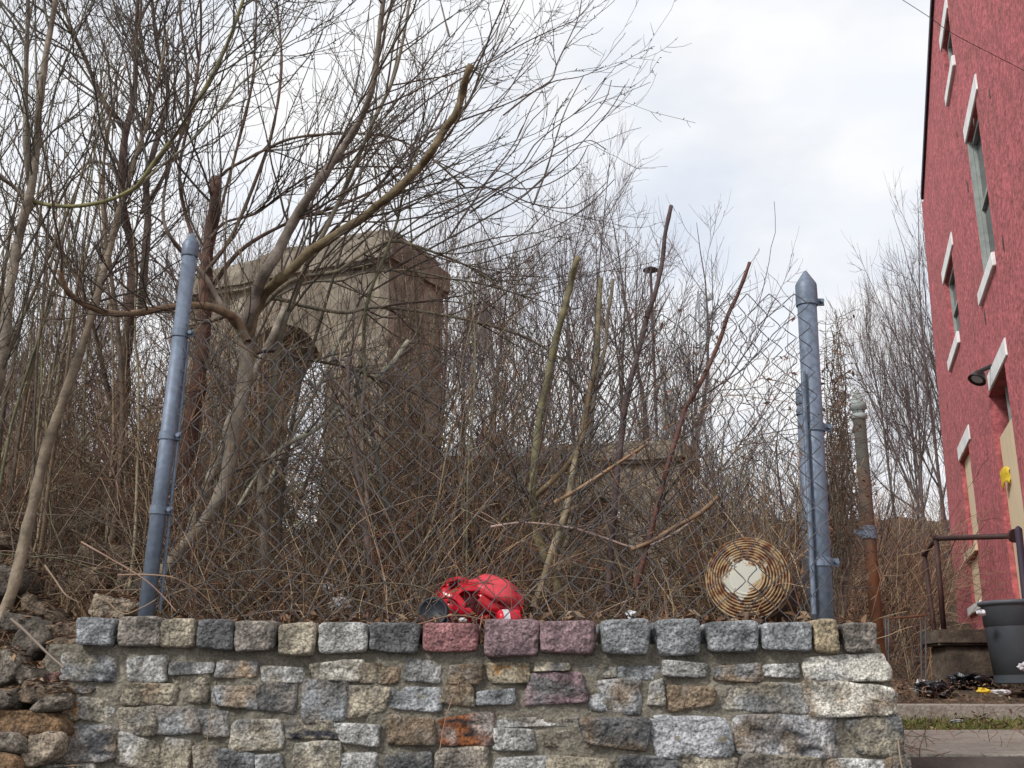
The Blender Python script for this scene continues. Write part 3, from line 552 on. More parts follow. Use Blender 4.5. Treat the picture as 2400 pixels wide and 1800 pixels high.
def archwall(name, A, B, zbase, zt, ox0, ox1, zspring, zcrown, th, m, par):      # wall A->B with one arched opening, th thick
    A, B = Vector((*A, 0)), Vector((*B, 0)); L = (B-A).length; d = (B-A)/L; nn = Vector((-d.y, d.x, 0))
    bm = bmesh.new(); n = 24; arc = [(ox0, zbase)]+[((ox0+ox1)/2-(ox1-ox0)/2*math.cos(math.pi*i/n), zspring+(zcrown-zspring)*math.sin(math.pi*i/n)) for i in range(n+1)]+[(ox1, zbase)]
    def fv(x, z, o): return bm.verts.new(A+d*x+nn*o+Vector((0, 0, z)))
    for o in (0, th):
        a = [fv(x, z, o) for x, z in arc]; t = [fv(x, zt, o) for x, z in arc]; l0, l1, r0, r1 = fv(0, zbase, o), fv(0, zt, o), fv(L, zbase, o), fv(L, zt, o)
        bm.faces.new((l0, a[0], t[0], l1)); bm.faces.new((a[-1], r0, r1, t[-1]))
        for i in range(len(a)-1):
            if abs(arc[i][0]-arc[i+1][0]) > 1e-6: bm.faces.new((a[i], a[i+1], t[i+1], t[i]))
    for i in range(len(arc)-1): bm.faces.new([fv(*arc[i], 0), fv(*arc[i+1], 0), fv(*arc[i+1], th), fv(*arc[i], th)])
    for p, q in (((0, zbase), (0, zt)), ((L, zbase), (L, zt)), ((0, zt), (L, zt))): bm.faces.new([fv(*p, 0), fv(*q, 0), fv(*q, th), fv(*p, th)])
    bmesh.ops.remove_doubles(bm, verts=bm.verts, dist=1e-5); return roughen(bmo(name, bm, M[m], par), 5, .035)
cor, lf = W(915, 580, 10), W(505, 660, 10.9); rg = W(1008, 600, 10.9)
ruin = thing('concrete_arch', (-2, 10.4, 1.9), 'tall weathered concrete archway ruin with heavy cornice behind the bare shrubs', 'arch')
zt = 5.62; LL = (Vector((lf.x-.45, lf.y))-Vector((cor.x, cor.y))).length
archwall('arch_wall', (lf.x-.45, lf.y+.3), (cor.x, cor.y), 1.7, zt, LL-1.85, LL-.58, 4.35, 5.18, 1.05, 'concrete', ruin)
dv2 = (Vector((cor.x, cor.y))-Vector((lf.x-.45, lf.y+.3))).normalized(); nv2 = Vector((-dv2.y, dv2.x))
def pt2(a, b): q = Vector((cor.x, cor.y))+dv2*a+nv2*b; return (q.x, q.y)
bm = bmesh.new(); prism(bm, [pt2(-LL-.1, -.13), pt2(.05, -.10), pt2(.05, 1.18), pt2(-LL-.1, 1.18)], zt+.002, zt+.30)
roughen(bmo('cornice', bm, M['concrete'], ruin, bevel=.04), 6, .03)
bm = bmesh.new(); prism(bm, [pt2(-1.7, .02), pt2(-.12, .02), pt2(-.02, .25), pt2(-.02, 1.1), pt2(-1.7, 1.1)], zt+.28, zt+.43); roughen(bmo('capstone', bm, M['concrete'], ruin, bevel=.06), 6, .06)
pr = thing('concrete_pier', W(1430, 1250, 9), 'squat concrete pier with thick flat cap and dark opening, right of the tall arch', 'pier')
q0, q1 = W(1262, 1080, 9.2), W(1600, 1070, 8.8); zc = q1.z-.02
archwall('pier_wall', (q0.x, 9.25), (q1.x, 8.9), 1.9, zc, .30, .78, 2.75, 3.12, .8, 'concrete', pr)
bm = bmesh.new(); e0, e1 = Vector((q0.x, 9.25)), Vector((q1.x, 8.9)); dd = (e1-e0).normalized(); nn_ = Vector((-dd.y, dd.x)); Lp = (e1-e0).length
prism(bm, [tuple(e0-dd*.08-nn_*.09), tuple(e1+dd*.05-nn_*.07), tuple(e1+dd*.05+nn_*.9), tuple(e0-dd*.08+nn_*.9)], zc+.002, zc+.20); roughen(bmo('cap', bm, M['concrete'], pr, bevel=.03), 6, .03)
# ---------------- far house, street lamp, mast ----------------
h0 = W(1040, 1200, 24); h1 = W(1230, 985, 24); hs = thing('house', (h0.x, 24, h0.z), 'pale grey house glimpsed through the thicket between arch and pier', 'house')
box('wall', h0.x, h1.x, 24, 30, h0.z-2, h0.z+1.2, 'siding', hs, 0)
bm = bmesh.new(); x0, x1 = h0.x-.3, h1.x+.3; v = [bm.verts.new(p) for p in ((x0, 23.6, h0.z+1.2), (x1, 23.6, h0.z+1.2), (x1, 30.4, h0.z+1.2), (x0, 30.4, h0.z+1.2), ((x0+x1)/2-.3, 27, h1.z+.3), ((x0+x1)/2+.3, 27, h1.z+.3))]
for f in ((0, 1, 5, 4), (1, 2, 5), (2, 3, 4, 5), (3, 0, 4), (3, 2, 1, 0)): bm.faces.new([v[i] for i in f])
bmo('roof', bm, M['roofgrey'], hs)
for i in range(2):
    wx = h0.x+.35+i*.8; fr = box('window', wx, wx+.45, 23.96, 23.99, h0.z+.1, h0.z+.9, 'white', hs, 0); box('pane', wx+.05, wx+.4, 23.94, 23.958, h0.z+.15, h0.z+.85, 'glass', fr, 0)
Yl = 45; lp = W(1525, 634, Yl); sl = thing('street_lamp', (lp.x, Yl, gz(lp.x, Yl)), 'distant street lamp with flat pointed shade above the thicket', 'lamp')
bm = bmesh.new(); rod(bm, (lp.x, Yl, gz(lp.x, Yl)), lp, .06, seg=8); bmo('pole', bm, M['darkpipe'], sl)
bm = bmesh.new(); lathe(bm, [(0, -.03), (.36, 0), (.36, .02), (.08, .18), (0, .2)], lp, (0, 0, 1), 16); bmo('lamp_shade', bm, M['eave'], sl)
Ym = 200; mt = W(1643, 680, Ym); mast = thing('radio_mast', (mt.x, Ym, 3), 'distant lattice mast with three drum antennas at the skyline', 'mast')
bm = bmesh.new(); hw_ = .62
for sx in (-1, 1):
    for sy in (-1, 1): rod(bm, (mt.x+sx*hw_, Ym+sy*hw_, 3), (mt.x+sx*hw_, Ym+sy*hw_, mt.z), .09, seg=5)
for k in range(52):
    z = mt.z-k*1.25
    if z < 8: break
    for sy in (-1, 1): rod(bm, (mt.x-hw_, Ym+sy*hw_, z), (mt.x+hw_, Ym+sy*hw_, z-1.25 if k % 2 else z), .05, seg=4); rod(bm, (mt.x+hw_, Ym+sy*hw_, z), (mt.x-hw_, Ym+sy*hw_, z-1.25), .05, seg=4)
bmo('lattice', bm, M['metalgrey'], mast)
for dx, dy, rd in ((1661, 697, 9), (1666, 739, 11), (1665, 782, 6)):
    c = W(dx, dy, Ym-1); bm = bmesh.new(); r_ = rd*mpp(Ym); lathe(bm, [(0, -.5), (r_, -.5), (r_, .6), (r_*.9, .7), (0, .75)], c, (.75, -1, .0), 20); rod(bm, c, (mt.x+hw_, Ym, c.z), .08, seg=5); bmo('dish', bm, M['dish'], mast)
T = Tubes(); P = cat([W(2060, -35, 6), W(2116, 0, 6), W(2181, 42, 6), W(2239, 82, 6), W(2400, 165, 6), W(2600, 270, 6)]); T.add(P, np.full(len(P), .0022), (.03, .025, .03), 5, 0); o = T.build('cable', M['twig']); tag(o, 'thin overhead cable crossing in front of the red building top', 'cable')
# ---------------- litter and objects on the wall top ----------------
lc = W(1750, 1352, 3.3); ld = thing('rusty_lid', lc, 'round rusted enamel lid with concentric rings and pale centre, leaning behind the fence', 'lid')
ro = 97*mpp(3.3); bm = bmesh.new(); prof = [(0, .012)]
for i in range(60):
    r_ = ro*.98*i/59; prof.append((r_, .012+(.0035*math.sin(r_/.0088*2*math.pi) if r_ > .052 else 0)-.03*(r_/ro)**3))
prof += [(ro, -.03), (ro*1.01, -.04), (ro, -.05)]
lathe(bm, prof, (0, 0, 0), (0, 0, 1), 64); me = bpy.data.meshes.new('lid_face'); bmesh.ops.recalc_face_normals(bm, faces=bm.faces); bm.to_mesh(me); bm.free(); me.shade_smooth(); me.materials.append(M['lid'])
o = bpy.data.objects.new('lid_face', me); C.objects.link(o); o.parent = ld
bm = bmesh.new(); lathe(bm, [(ro*.985, -.045), (ro*.98, -.26), (ro*.9, -.265), (0, -.265)], (0, 0, 0), (0, 0, 1), 48); me = bpy.data.meshes.new('drum_side'); bmesh.ops.recalc_face_normals(bm, faces=bm.faces); bm.to_mesh(me); bm.free(); me.shade_smooth(); me.materials.append(M['kerb'])
o = bpy.data.objects.new('drum_side', me); C.objects.link(o); o.parent = ld
ld.rotation_euler = (R(82), 0, R(-19))
# broken red plastic toy
toy = thing('plastic_toy', W(1120, 1440, 3.3), 'broken red plastic toy shell lying behind the fence', 'toy')
def shell(px, py, wx, wz, d, m, name, seed, cut=None, tilt=0):
    c = W(px, py, 3.42); bm = bmesh.new(); bmesh.ops.create_icosphere(bm, subdivisions=4, radius=1)
    for v in bm.verts:
        k = 1+.04*abs(noise.noise(v.co*4+Vector((seed, 5, 0))))+.2*noise.noise(v.co*1.3+Vector((seed, 0, 0))); v.co = Vector((v.co.x*wx*k, v.co.y*d*k, v.co.z*wz*k))
    if cut: bmesh.ops.delete(bm, geom=[f for f in bm.faces if cut(f.calc_center_median(), wx, wz, d)], context='FACES')
    ct, st = math.cos(R(tilt)), math.sin(R(tilt))
    for v in bm.verts: v.co = Vector((v.co.x*ct-v.co.z*st, v.co.y, v.co.x*st+v.co.z*ct))+c
    me = bpy.data.meshes.new(name); bm.to_mesh(me); bm.free(); me.shade_smooth(); me.materials.append(M[m]); o = put(name, me, toy); s = o.modifiers.new('s', 'SOLIDIFY'); s.thickness = .004; return o
m3 = mpp(3.3)
shell(1160, 1392, 66*m3, 44*m3, .07, 'redlight', 'hood', 2, lambda c, a, b, d: c.z < -b*.35, -22)
shell(1105, 1412, 92*m3, 56*m3, .06, 'red', 'body', 6, lambda c, a, b, d: (noise.noise(c*26+Vector((0, 3, 0))) > .22 and c.y < 0) or c.z > b*.75)
shell(1068, 1372, 30*m3, 20*m3, .03, 'red', 'flap', 9, lambda c, a, b, d: (abs(c.x) < a*.5 and abs(c.z) < b*.5 and c.y < 0), 15)
shell(1195, 1425, 34*m3, 34*m3, .04, 'red', 'fender', 12, lambda c, a, b, d: c.z < -b*.3)
bm = bmesh.new(); c = W(1048, 1428, 3.28); 
lathe(bm, [(24*m3, 0), (27*m3, .01), (24*m3, .02)], c, (.1, -1, .1), 24); bmo('hoop', bm, M['red'], toy, True)
wh = thing('wheel', W(1015, 1435, 3.22), 'flat black plastic wheel disc left of the broken red toy', 'wheel'); bm = bmesh.new()
lathe(bm, [(0, .012), (27*m3, .012), (29*m3, .018), (33*m3, .016), (34.5*m3, .008), (34*m3, -.02), (0, -.02)], W(1016, 1437, 3.22), (-.1, -1, .15), 36); bmo('disc', bm, M['wheelblack'], wh, True)
cn = thing('drink_can', W(1190, 1447, 3.06), 'crushed red and white can beside the broken red toy', 'can'); bm = bmesh.new(); c = W(1195, 1452, 3.12)
lathe(bm, [(0, -.004), (.022, -.004), (.026, .004), (.026, .03), (.026, .055), (.020, .062), (0, .062)], c-Vector((.03, 0, 0)), (1, .25, .08), 20)
for v in bm.verts: v.co += Vector((0, 0, .006*noise.noise(v.co*60)))
bmo('can_body', bm, [M['red']], cn, True); bm = bmesh.new(); lathe(bm, [(.0275, .0), (.0275, .018)], c-Vector((.022, 0, 0)), (1, .25, .08), 20); bmo('white_stripe', bm, M['paper'], cn, True)
def crumple(px, py, Y, w, h, m, name, label, catg, seed, grp=None):
    c = W(px, py, Y); bm = bmesh.new(); bmesh.ops.create_icosphere(bm, subdivisions=3, radius=1)
    for v in bm.verts:
        k = .75+.6*noise.noise(v.co*2.1+Vector((seed*5, 0, 0)))+.25*noise.noise(v.co*5+Vector((seed, 9, 0)))
        v.co = Vector((v.co.x*w*mpp(Y)/2*k, v.co.y*w*mpp(Y)/2.5*k, v.co.z*h*mpp(Y)/2*k))
    me = bpy.data.meshes.new(name); bm.to_mesh(me); bm.free(); me.materials.append(M[m]); o = put(name, me); o.location = c; tag(o, label, catg, grp); return o
crumple(770, 1378, 3.7, 34, 34, 'paper', 'crumpled_paper', 'white crumpled paper caught in the brush left of the red toy', 'litter', 1)
crumple(798, 1415, 3.5, 62, 44, 'paper', 'plastic_bag', 'torn white plastic bag lying low in the brush left of the red toy', 'litter', 2)
crumple(1478, 1440, 3.2, 34, 24, 'paper', 'paper_scrap', 'white paper scrap on the wall top between the toy and the rusty lid', 'litter', 3)
crumple(1085, 1452, 3.1, 20, 10, 'paper', 'paper_scrap', 'tiny white scrap under the broken red toy', 'litter', 4)
crumple(2190, 1617, 8.0, 95, 52, 'bag', 'rubbish_bag', 'black rubbish bag lying on its own, left of the stoop', 'rubbish bag', 5)
crumple(2270, 1597, 8.3, 120, 46, 'bag', 'rubbish_bag', 'black rubbish bag heap at the foot of the stoop beside the bin', 'rubbish bag', 6)
crumple(2162, 1600, 8.2, 28, 16, 'paper', 'paper_scrap', 'white scrap above the left black rubbish bag', 'litter', 7)
crumple(2307, 1619, 7.6, 40, 14, 'yellow', 'wrapper', 'yellow wrapper on the dirt in front of the bin', 'litter', 8)
crumple(2345, 1622, 7.6, 50, 14, 'paper', 'paper_litter', 'pale flattened paper litter right of the yellow wrapper', 'litter', 9)
crumple(2240, 1690, 6.4, 34, 10, 'dish', 'plastic_bottle', 'flattened grey plastic bottle in the grass strip', 'bottle', 10)
crumple(2396, 1562, 7.6, 26, 18, 'paper', 'paper_cup', 'white cup at the right photo edge by the bin', 'cup', 11)
crumple(2300, 1436, 7.7, 26, 16, 'paper', 'paper_scrap', 'white scrap tucked against the bin rim', 'litter', 12)
# ---------------- shrubs and trees traced from the photograph ----------------
TAN, GREY, DARK, OLIVE, PALE, ORANGE, RED = (.205, .165, .12), (.20, .165, .13), (.065, .05, .042), (.13, .125, .07), (.42, .36, .30), (.23, .135, .06), (.13, .06, .04)
TW = (.075, .055, .045)
def tree(name, label, limbs, col, twig, n1=0, n2=0, n3=0, len1=(.25, .9), bend=(0, 0, .5), group=None, u0=.25, cat_='tree', l2=.35, l3=.12, cols=None, rt=.0016, ang=(20, 50), u1=1.):
    """limbs: (P, r) arrays; then three generations of side branches grown from them"""
    root = thing(name, tuple(limbs[0][0][0]), label, cat_, group)
    T = Tubes(); Pb = []; 
    for i, (P, r) in enumerate(limbs):
        c = (cols or {}).get(i, col)
        P2 = np.vstack([P, P[-1]]); r2 = np.r_[r, 1e-4]
        T.add(P2, r2, c, 9 if r[0] > .009 else 6, .12)
        Pb.append((resample(P, 24), np.interp(np.linspace(0, 1, 24), np.linspace(0, 1, len(r)), r)))
    small = n1 < 30
    if not (small and n1): T.build('trunk', M['bark'], root)
    if not n1: return root
    P0 = np.array([p for p, _ in Pb]); R0 = np.array([r for _, r in Pb]); K = T if small else Tubes()
    s, d, r, rem = spawn(P0, R0, n1, u0, u1, ang); ln = rng.uniform(len1[0], len1[1], n1)
    P1 = grow(s, d, ln, 10, bend, .10); r0 = np.minimum(r*.6, .0022+ln*.0042); R1 = taper(r0, np.full(n1, rt*.8), 10); K.add(P1, R1, twig, 4, .3)
    if n2:
        s, d, r, rem = spawn(P1, R1, n2, .15, .95, (20, 50)); ln = rng.uniform(.25, 1, n2)*l2
        P2 = grow(s, d, ln, 7, np.array(bend)*.8, .13); R2 = taper(np.minimum(r*.7, .0028), np.full(n2, rt*.6), 7); K.add(P2, R2, twig, 3, .3)
        if n3:
            s, d, r, rem = spawn(P2, R2, n3, .1, 1, (30, 65)); ln = rng.uniform(.2, 1, n3)*l3
            P3 = grow(s, d, ln, 4, bend, .1); K.add(P3, taper(np.full(n3, rt*.75), np.full(n3, rt*.5), 4), twig, 3, .3)
            # buds: short spurs along the twigs
            nb = n3; s, d, r, rem = spawn(P2, R2, nb, .1, 1, (45, 80)); K.add(grow(s, d, np.full(nb, .009), 2, (0, 0, 0), 0), taper(np.full(nb, .0022), np.full(nb, .0012), 2), twig, 3, .3)
        nb = max(n2//1, 10); s, d, r, rem = spawn(P1, R1, nb, .1, 1, (45, 80)); K.add(grow(s, d, np.full(nb, .011), 2, (0, 0, 0), 0), taper(np.full(nb, .0026), np.full(nb, .0014), 2), twig, 3, .3)
    K.build('trunk' if small else 'twigs', M['bark' if small else 'twig'], root); return root
# A: forked shrub with the two thick branches
A = [limb([(372, 1352), (420, 1292), (482, 1222), (520, 1150), (538, 1080), (555, 980), (573, 900), (580, 780)], 3.45, 3.6, 30, 36),
     limb([(572, 800), (580, 750), (599, 691), (620, 640), (649, 594), (687, 520), (741, 434), (800, 352), (840, 289), (869, 217), (883, 137), (892, 54), (901, -20)], 3.6, 3.3, 33, 12),
     limb([(578, 800), (607, 708), (649, 661), (683, 632), (725, 590), (767, 564), (810, 535), (852, 510), (886, 480), (910, 462), (955, 420), (988, 387), (1017, 347), (1039, 307), (1068, 268), (1082, 224), (1092, 181), (1104, 152)], 3.6, 3.15, 26, 19, .01),
     limb([(580, 800), (557, 754), (527, 733), (485, 718), (434, 717), (380, 723), (325, 733), (275, 736), (235, 728), (188, 708), (156, 680), (139, 633)], 3.55, 3.05, 22, 13, .01),
     limb([(560, 770), (527, 729), (506, 691), (481, 649), (451, 619), (430, 594), (398, 553), (383, 514), (385, 450), (400, 380)], 3.5, 3.3, 16, 6),
     limb([(580, 760), (548, 735), (493, 752), (443, 763), (400, 790)], 3.7, 3.9, 14, 8),
     limb([(585, 760), (620, 716), (672, 665), (725, 646), (789, 636), (831, 607), (894, 571), (936, 566), (1000, 585), (1105, 628), (1180, 680)], 3.6, 4.0, 12, 5),
     limb([(600, 730), (641, 699), (725, 661), (797, 659), (852, 640), (957, 634), (1063, 655), (1130, 666), (1250, 700)], 3.65, 4.2, 8, 4),
     limb([(600, 720), (641, 699), (725, 720), (810, 733), (873, 720), (979, 729), (1105, 752), (1230, 790), (1330, 850)], 3.6, 4.2, 11, 6),
     limb([(611, 1155), (628, 1029), (641, 923), (649, 839), (666, 754), (692, 691), (725, 607), (759, 546), (795, 470), (835, 380), (872, 290), (920, 190), (945, 90), (962, -10)], 3.75, 3.4, 18, 7),
     limb([(856, 885), (852, 818), (856, 733), (873, 670), (907, 585), (932, 514), (950, 430), (985, 340)], 3.8, 3.7, 10, 5),
     limb([(628, 1029), (618, 1100), (611, 1155), (620, 1250), (612, 1400)], 3.75, 3.7, 18, 24),
     limb([(856, 885), (845, 1000), (860, 1150), (850, 1400)], 3.8, 3.6, 10, 13)]
tree('forked_shrub', 'big bare shrub behind the left post, forking into two thick tan limbs, one sawn off', A, TAN, (.10, .075, .055), 120, 520, 900, (.2, .75), (0, 0, .5), cols={2: (.20, .135, .08), 3: (.23, .15, .085), 9: GREY, 10: OLIVE}, u0=.3, cat_='shrub')
# fan of long whips reaching right into the sky
FAN = [[(640, 620), (720, 480), (800, 330), (887, 231), (945, 203), (981, 174), (1017, 127), (1060, 83), (1097, 40), (1140, -10)],
       [(880, 172), (963, 108), (1035, 54), (1118, 0)], [(1053, 85), (1040, 35), (1028, -15)],
       [(700, 620), (800, 470), (900, 330), (963, 268), (1017, 224), (1082, 184), (1111, 165), (1162, 139), (1201, 116), (1252, 89), (1306, 65), (1350, 45), (1390, 0)],
       [(1082, 205), (1125, 127), (1162, 72), (1194, 7)], [(1180, 270), (1250, 215), (1292, 188), (1306, 148), (1332, 94), (1357, 36), (1364, -10)],
       [(760, 560), (900, 420), (981, 325), (1071, 286), (1144, 260), (1198, 239), (1270, 206), (1299, 190), (1364, 179), (1415, 156)],
       [(900, 640), (1050, 560), (1150, 505), (1223, 463), (1270, 420), (1324, 373), (1379, 318), (1433, 253), (1465, 199)],
       [(860, 640), (1000, 540), (1110, 480), (1180, 434), (1234, 398), (1306, 340), (1364, 297), (1418, 235), (1433, 188)],
       [(840, 620), (1000, 500), (1120, 440), (1216, 391), (1252, 340), (1299, 300), (1350, 264), (1386, 235), (1420, 184)],
       [(1250, 480), (1281, 398), (1303, 325), (1328, 253), (1368, 177)], [(1050, 560), (1125, 450), (1147, 416), (1183, 369), (1216, 318), (1245, 253), (1270, 213)],
       [(1100, 500), (1180, 443), (1234, 443), (1288, 430), (1350, 390), (1379, 340)],
       [(840, 560), (910, 500), (981, 466), (1060, 445), (1125, 439), (1180, 448), (1240, 475), (1324, 488), (1379, 466), (1422, 427)],
       [(700, 700), (820, 560), (960, 430), (1080, 330), (1180, 230), (1240, 125)], [(720, 650), (860, 500), (1000, 380), (1100, 300), (1200, 200), (1265, 130)],
       [(660, 640), (720, 500), (770, 380), (820, 250), (850, 120), (870, -10)], [(690, 620), (760, 470), (840, 380), (900, 300), (960, 240), (1010, 150), (1018, 108)],
       [(780, 640), (900, 520), (1010, 460), (1100, 410), (1170, 400), (1230, 440), (1260, 520)], [(840, 700), (1000, 610), (1150, 560), (1280, 540), (1380, 480), (1440, 420)],
       [(720, 560), (800, 520), (900, 520), (1020, 500), (1130, 460), (1250, 390), (1370, 330), (1420, 350)], [(800, 640), (930, 560), (1090, 470), (1200, 360), (1240, 290), (1290, 240)]]
FL = [limb(p, 3.9, 3.7+.3*(i % 3), 8 if i in (0, 3, 6) else 5.5, 2.2) for i, p in enumerate(FAN)]
tree('whip_shrub', 'shrub of long thin bare whips fanning right over the arch top into the open sky', FL, (.11, .085, .07), (.08, .065, .06), 60, 110, 200, (.15, .5), (.25, 0, .35), cat_='shrub', rt=.0014, u0=.15, ang=(12, 35))
# B: pale tree at the left edge
B = [limb([(-95, 1500), (-70, 1250), (-45, 1080), (-20, 950), (5, 850), (20, 700), (40, 578), (61, 488), (76, 427), (87, 325), (92, 253), (105, 145), (119, 65), (134, -20)], 3.2, 2.95, 38, 13),
     limb([(76, 450), (66, 400), (60, 325), (60, 253), (61, 145), (65, 47), (66, -20)], 3.1, 3.0, 16, 11), limb([(80, 380), (84, 300), (87, 217), (83, 100), (83, -10)], 3.1, 3.1, 6, 4),
     limb([(76, 472), (119, 481), (181, 483), (253, 470), (315, 441), (336, 416), (372, 365), (416, 311), (474, 217), (513, 145), (542, 80), (575, -15)], 3.1, 3.0, 11, 10, .01),
     limb([(315, 444), (380, 387), (434, 344), (506, 268), (560, 200), (640, 130), (700, 40), (730, -10)], 3.1, 3.2, 8, 4), limb([(70, 470), (36, 441), (0, 412), (-40, 380)], 3.1, 3.0, 12, 9),
     limb([(87, 460), (105, 362), (119, 253), (145, 163), (175, 90), (206, 7), (212, -15)], 3.15, 3.1, 6, 4), limb([(72, 420), (30, 330), (-20, 270)], 3.1, 3.0, 6, 3), limb([(95, 250), (50, 205), (0, 150), (-20, 120)], 3.0, 2.9, 5, 3)]
tree('leaning_tree', 'grey barked tree at the left photo edge with one long yellowish bough', B, (.21, .18, .13), (.09, .075, .055), 70, 240, 480, (.15, .7), (.05, 0, .4), cols={3: (.20, .17, .07)})
# C: sapling in front left, leaning
tree('sapling', 'smooth leaning sapling rising from the rubble at the lower left', [limb([(-4, 1470), (8, 1440), (33, 1371), (51, 1295), (73, 1201), (108, 1052), (145, 944), (181, 846), (217, 734), (253, 600), (285, 470), (330, 330), (370, 190), (395, 60)], 3.1, 3.4, 30, 5, .008)], (.22, .17, .12), TW, 36, 140, 200, (.15, .6), (.05, 0, .5), u0=.45, cat_='sapling')
# D: thick mossy dark trunks
D_ = [limb([(255, 1220), (268, 1124), (289, 889), (304, 745), (312, 600), (300, 540), (289, 488), (285, 416), (292, 325), (315, 217), (318, 108), (323, -10)], 4.6, 4.4, 36, 10),
      limb([(330, 740), (340, 600), (347, 506), (342, 434), (358, 362), (394, 224), (372, 127), (362, 60), (355, -15)], 4.6, 4.5, 22, 8),
      limb([(289, 440), (288, 360), (289, 297), (260, 260), (231, 217), (203, 145), (174, 83), (140, -5)], 4.5, 4.3, 14, 8), limb([(270, 300), (230, 220), (192, 159), (163, 119), (127, 94), (80, 70)], 4.5, 4.3, 8, 4),
      limb([(282, 430), (260, 390), (224, 380), (195, 390), (159, 434), (130, 490)], 4.5, 4.4, 9, 4), limb([(330, 500), (380, 420), (430, 300), (440, 180), (425, 60), (420, -10)], 4.6, 4.5, 10, 6),
      limb([(275, 1050), (250, 900), (200, 700), (145, 593), (108, 542), (90, 495), (60, 420)], 4.6, 4.3, 14, 6), limb([(290, 420), (340, 300), (350, 200), (330, 80), (325, 20)], 4.5, 4.5, 8, 5)]
tree('mossy_tree', 'dark mossy multi-stemmed tree left of the left fence post', D_, (.11, .08, .055), (.085, .065, .05), 105, 440, 760, (.2, .9), (0, 0, .4), cols={0: (.10, .06, .045), 1: (.14, .10, .08)})
# E: stub trunk right of the post
E_ = [limb([(440, 1180), (445, 1034), (470, 853), (482, 680), (485, 600), (495, 542), (504, 470), (506, 416)], 4.3, 4.2, 44, 26),
      limb([(500, 450), (524, 405), (579, 373), (615, 354), (669, 329), (723, 318), (800, 313), (872, 315), (940, 330), (1010, 370), (1090, 440)], 4.2, 4.1, 9, 5), limb([(490, 560), (530, 520), (600, 500), (680, 440), (760, 400), (880, 390), (1000, 400)], 4.2, 4.3, 8, 4),
      limb([(480, 640), (540, 560), (600, 420), (640, 300), (660, 150), (650, 20), (645, -10)], 4.2, 4.2, 10, 5), limb([(485, 640), (440, 520), (420, 400), (450, 250), (470, 100), (470, -10)], 4.3, 4.3, 11, 6),
      limb([(480, 700), (560, 590), (680, 520), (800, 480), (920, 420), (1000, 320), (1060, 200)], 4.3, 4.4, 11, 4), limb([(480, 650), (520, 480), (560, 330), (590, 200), (600, 60), (600, -10)], 4.3, 4.4, 9, 5)]
tree('stub_tree', 'dark reddish stub trunk just right of the left fence post, with arching boughs', E_, (.13, .085, .06), (.09, .068, .052), 105, 430, 700, (.2, .85), (0, 0, .42), cols={0: (.12, .06, .045)})
# F: cut poles and pale stems on the right
def pole(label, pts, Y0, Y1, w0, w1, col, n=(14, 30, 0), name='cut_pole', extra=()):
    tree(name, label, [limb(pts, Y0, Y1, w0, w1, .006)]+[limb(*e) for e in extra], col, (.09, .07, .06), *n, (.1, .35), (.1, 0, .4), u0=.1, u1=.62, cat_='stem', group='sawn off stems rising from the brush')
pole('thick olive stem sawn off flat, tallest cut tip left of the squat pier', [(1312, 1400), (1300, 1345), (1280, 1310), (1262, 1262), (1252, 1200), (1247, 1165), (1250, 1120), (1258, 1040), (1268, 960), (1283, 890), (1297, 820), (1318, 740), (1338, 665), (1347, 625), (1355, 604)], 3.6, 3.4, 20, 16, (.15, .115, .06), (16, 40, 0), extra=[([(1250, 1168), (1300, 1122), (1338, 1080), (1362, 1035), (1374, 975), (1385, 900), (1398, 850)], 3.58, 3.7, 13, 9)])
pole('stem with rough orange tip, second sawn stem from the squat pier left side', [(1270, 1400), (1300, 1300), (1330, 1180), (1345, 1090), (1370, 990), (1380, 925), (1397, 853), (1402, 760), (1404, 708), (1408, 652)], 3.8, 3.8, 22, 12, (.20, .16, .10), (18, 40, 0))
pole('thin forked sawn stem with short tip, close beside the orange tipped stem', [(1304, 1372), (1319, 1296), (1349, 1215), (1364, 1119), (1385, 1000), (1397, 900), (1418, 817), (1424, 745), (1433, 690), (1437, 654)], 3.9, 3.9, 12, 8, (.18, .14, .10), (12, 30, 0))
pole('long dark stem leaning right with knobbly broken tip standing clear against the sky', [(1425, 1400), (1432, 1280), (1440, 1190), (1447, 1106), (1458, 1016), (1469, 925), (1494, 835), (1515, 745), (1535, 690), (1552, 615), (1558, 555), (1566, 515), (1573, 483)], 3.6, 3.5, 17, 10, (.085, .055, .05), (12, 20, 0))
pole('dark reddish stem leaning far right, cut tip left of the right fence post', [(1490, 1380), (1530, 1230), (1560, 1110), (1590, 1010), (1605, 960), (1635, 910), (1665, 850), (1690, 790), (1706, 738), (1726, 698), (1744, 652), (1757, 615)], 3.5, 3.35, 13, 9, (.13, .065, .045), (14, 20, 0))
pole('broken orange brown pole lying slanted across the squat pier', [(1300, 1178), (1361, 1143), (1439, 1092), (1480, 1065), (1518, 1040)], 3.5, 3.4, 10, 7, (.30, .19, .11), (0, 0, 0))
pole('broken pale brown branch slanting up towards the rusty lid', [(1480, 1288), (1527, 1269), (1581, 1236), (1630, 1210), (1659, 1188), (1683, 1164)], 3.5, 3.4, 9, 11, (.26, .17, .10), (0, 0, 0))
pole('pale olive upright stem in front of the squat pier opening', [(1250, 1425), (1270, 1372), (1295, 1290), (1319, 1221), (1331, 1176), (1343, 1100), (1352, 1060)], 3.5, 3.6, 18, 13, (.28, .23, .14), (0, 0, 0))
def dead(label, pts, Y0, Y1, w0, w1, col, n=(10, 20, 0)): tree('dead_branch', label, [limb(pts, Y0, Y1, w0, w1, .008)], col, (.15, .12, .1), *n, (.1, .35), (0, 0, .1), u0=.05, cat_='branch', group='pale dead branches lying slanted in the thicket')
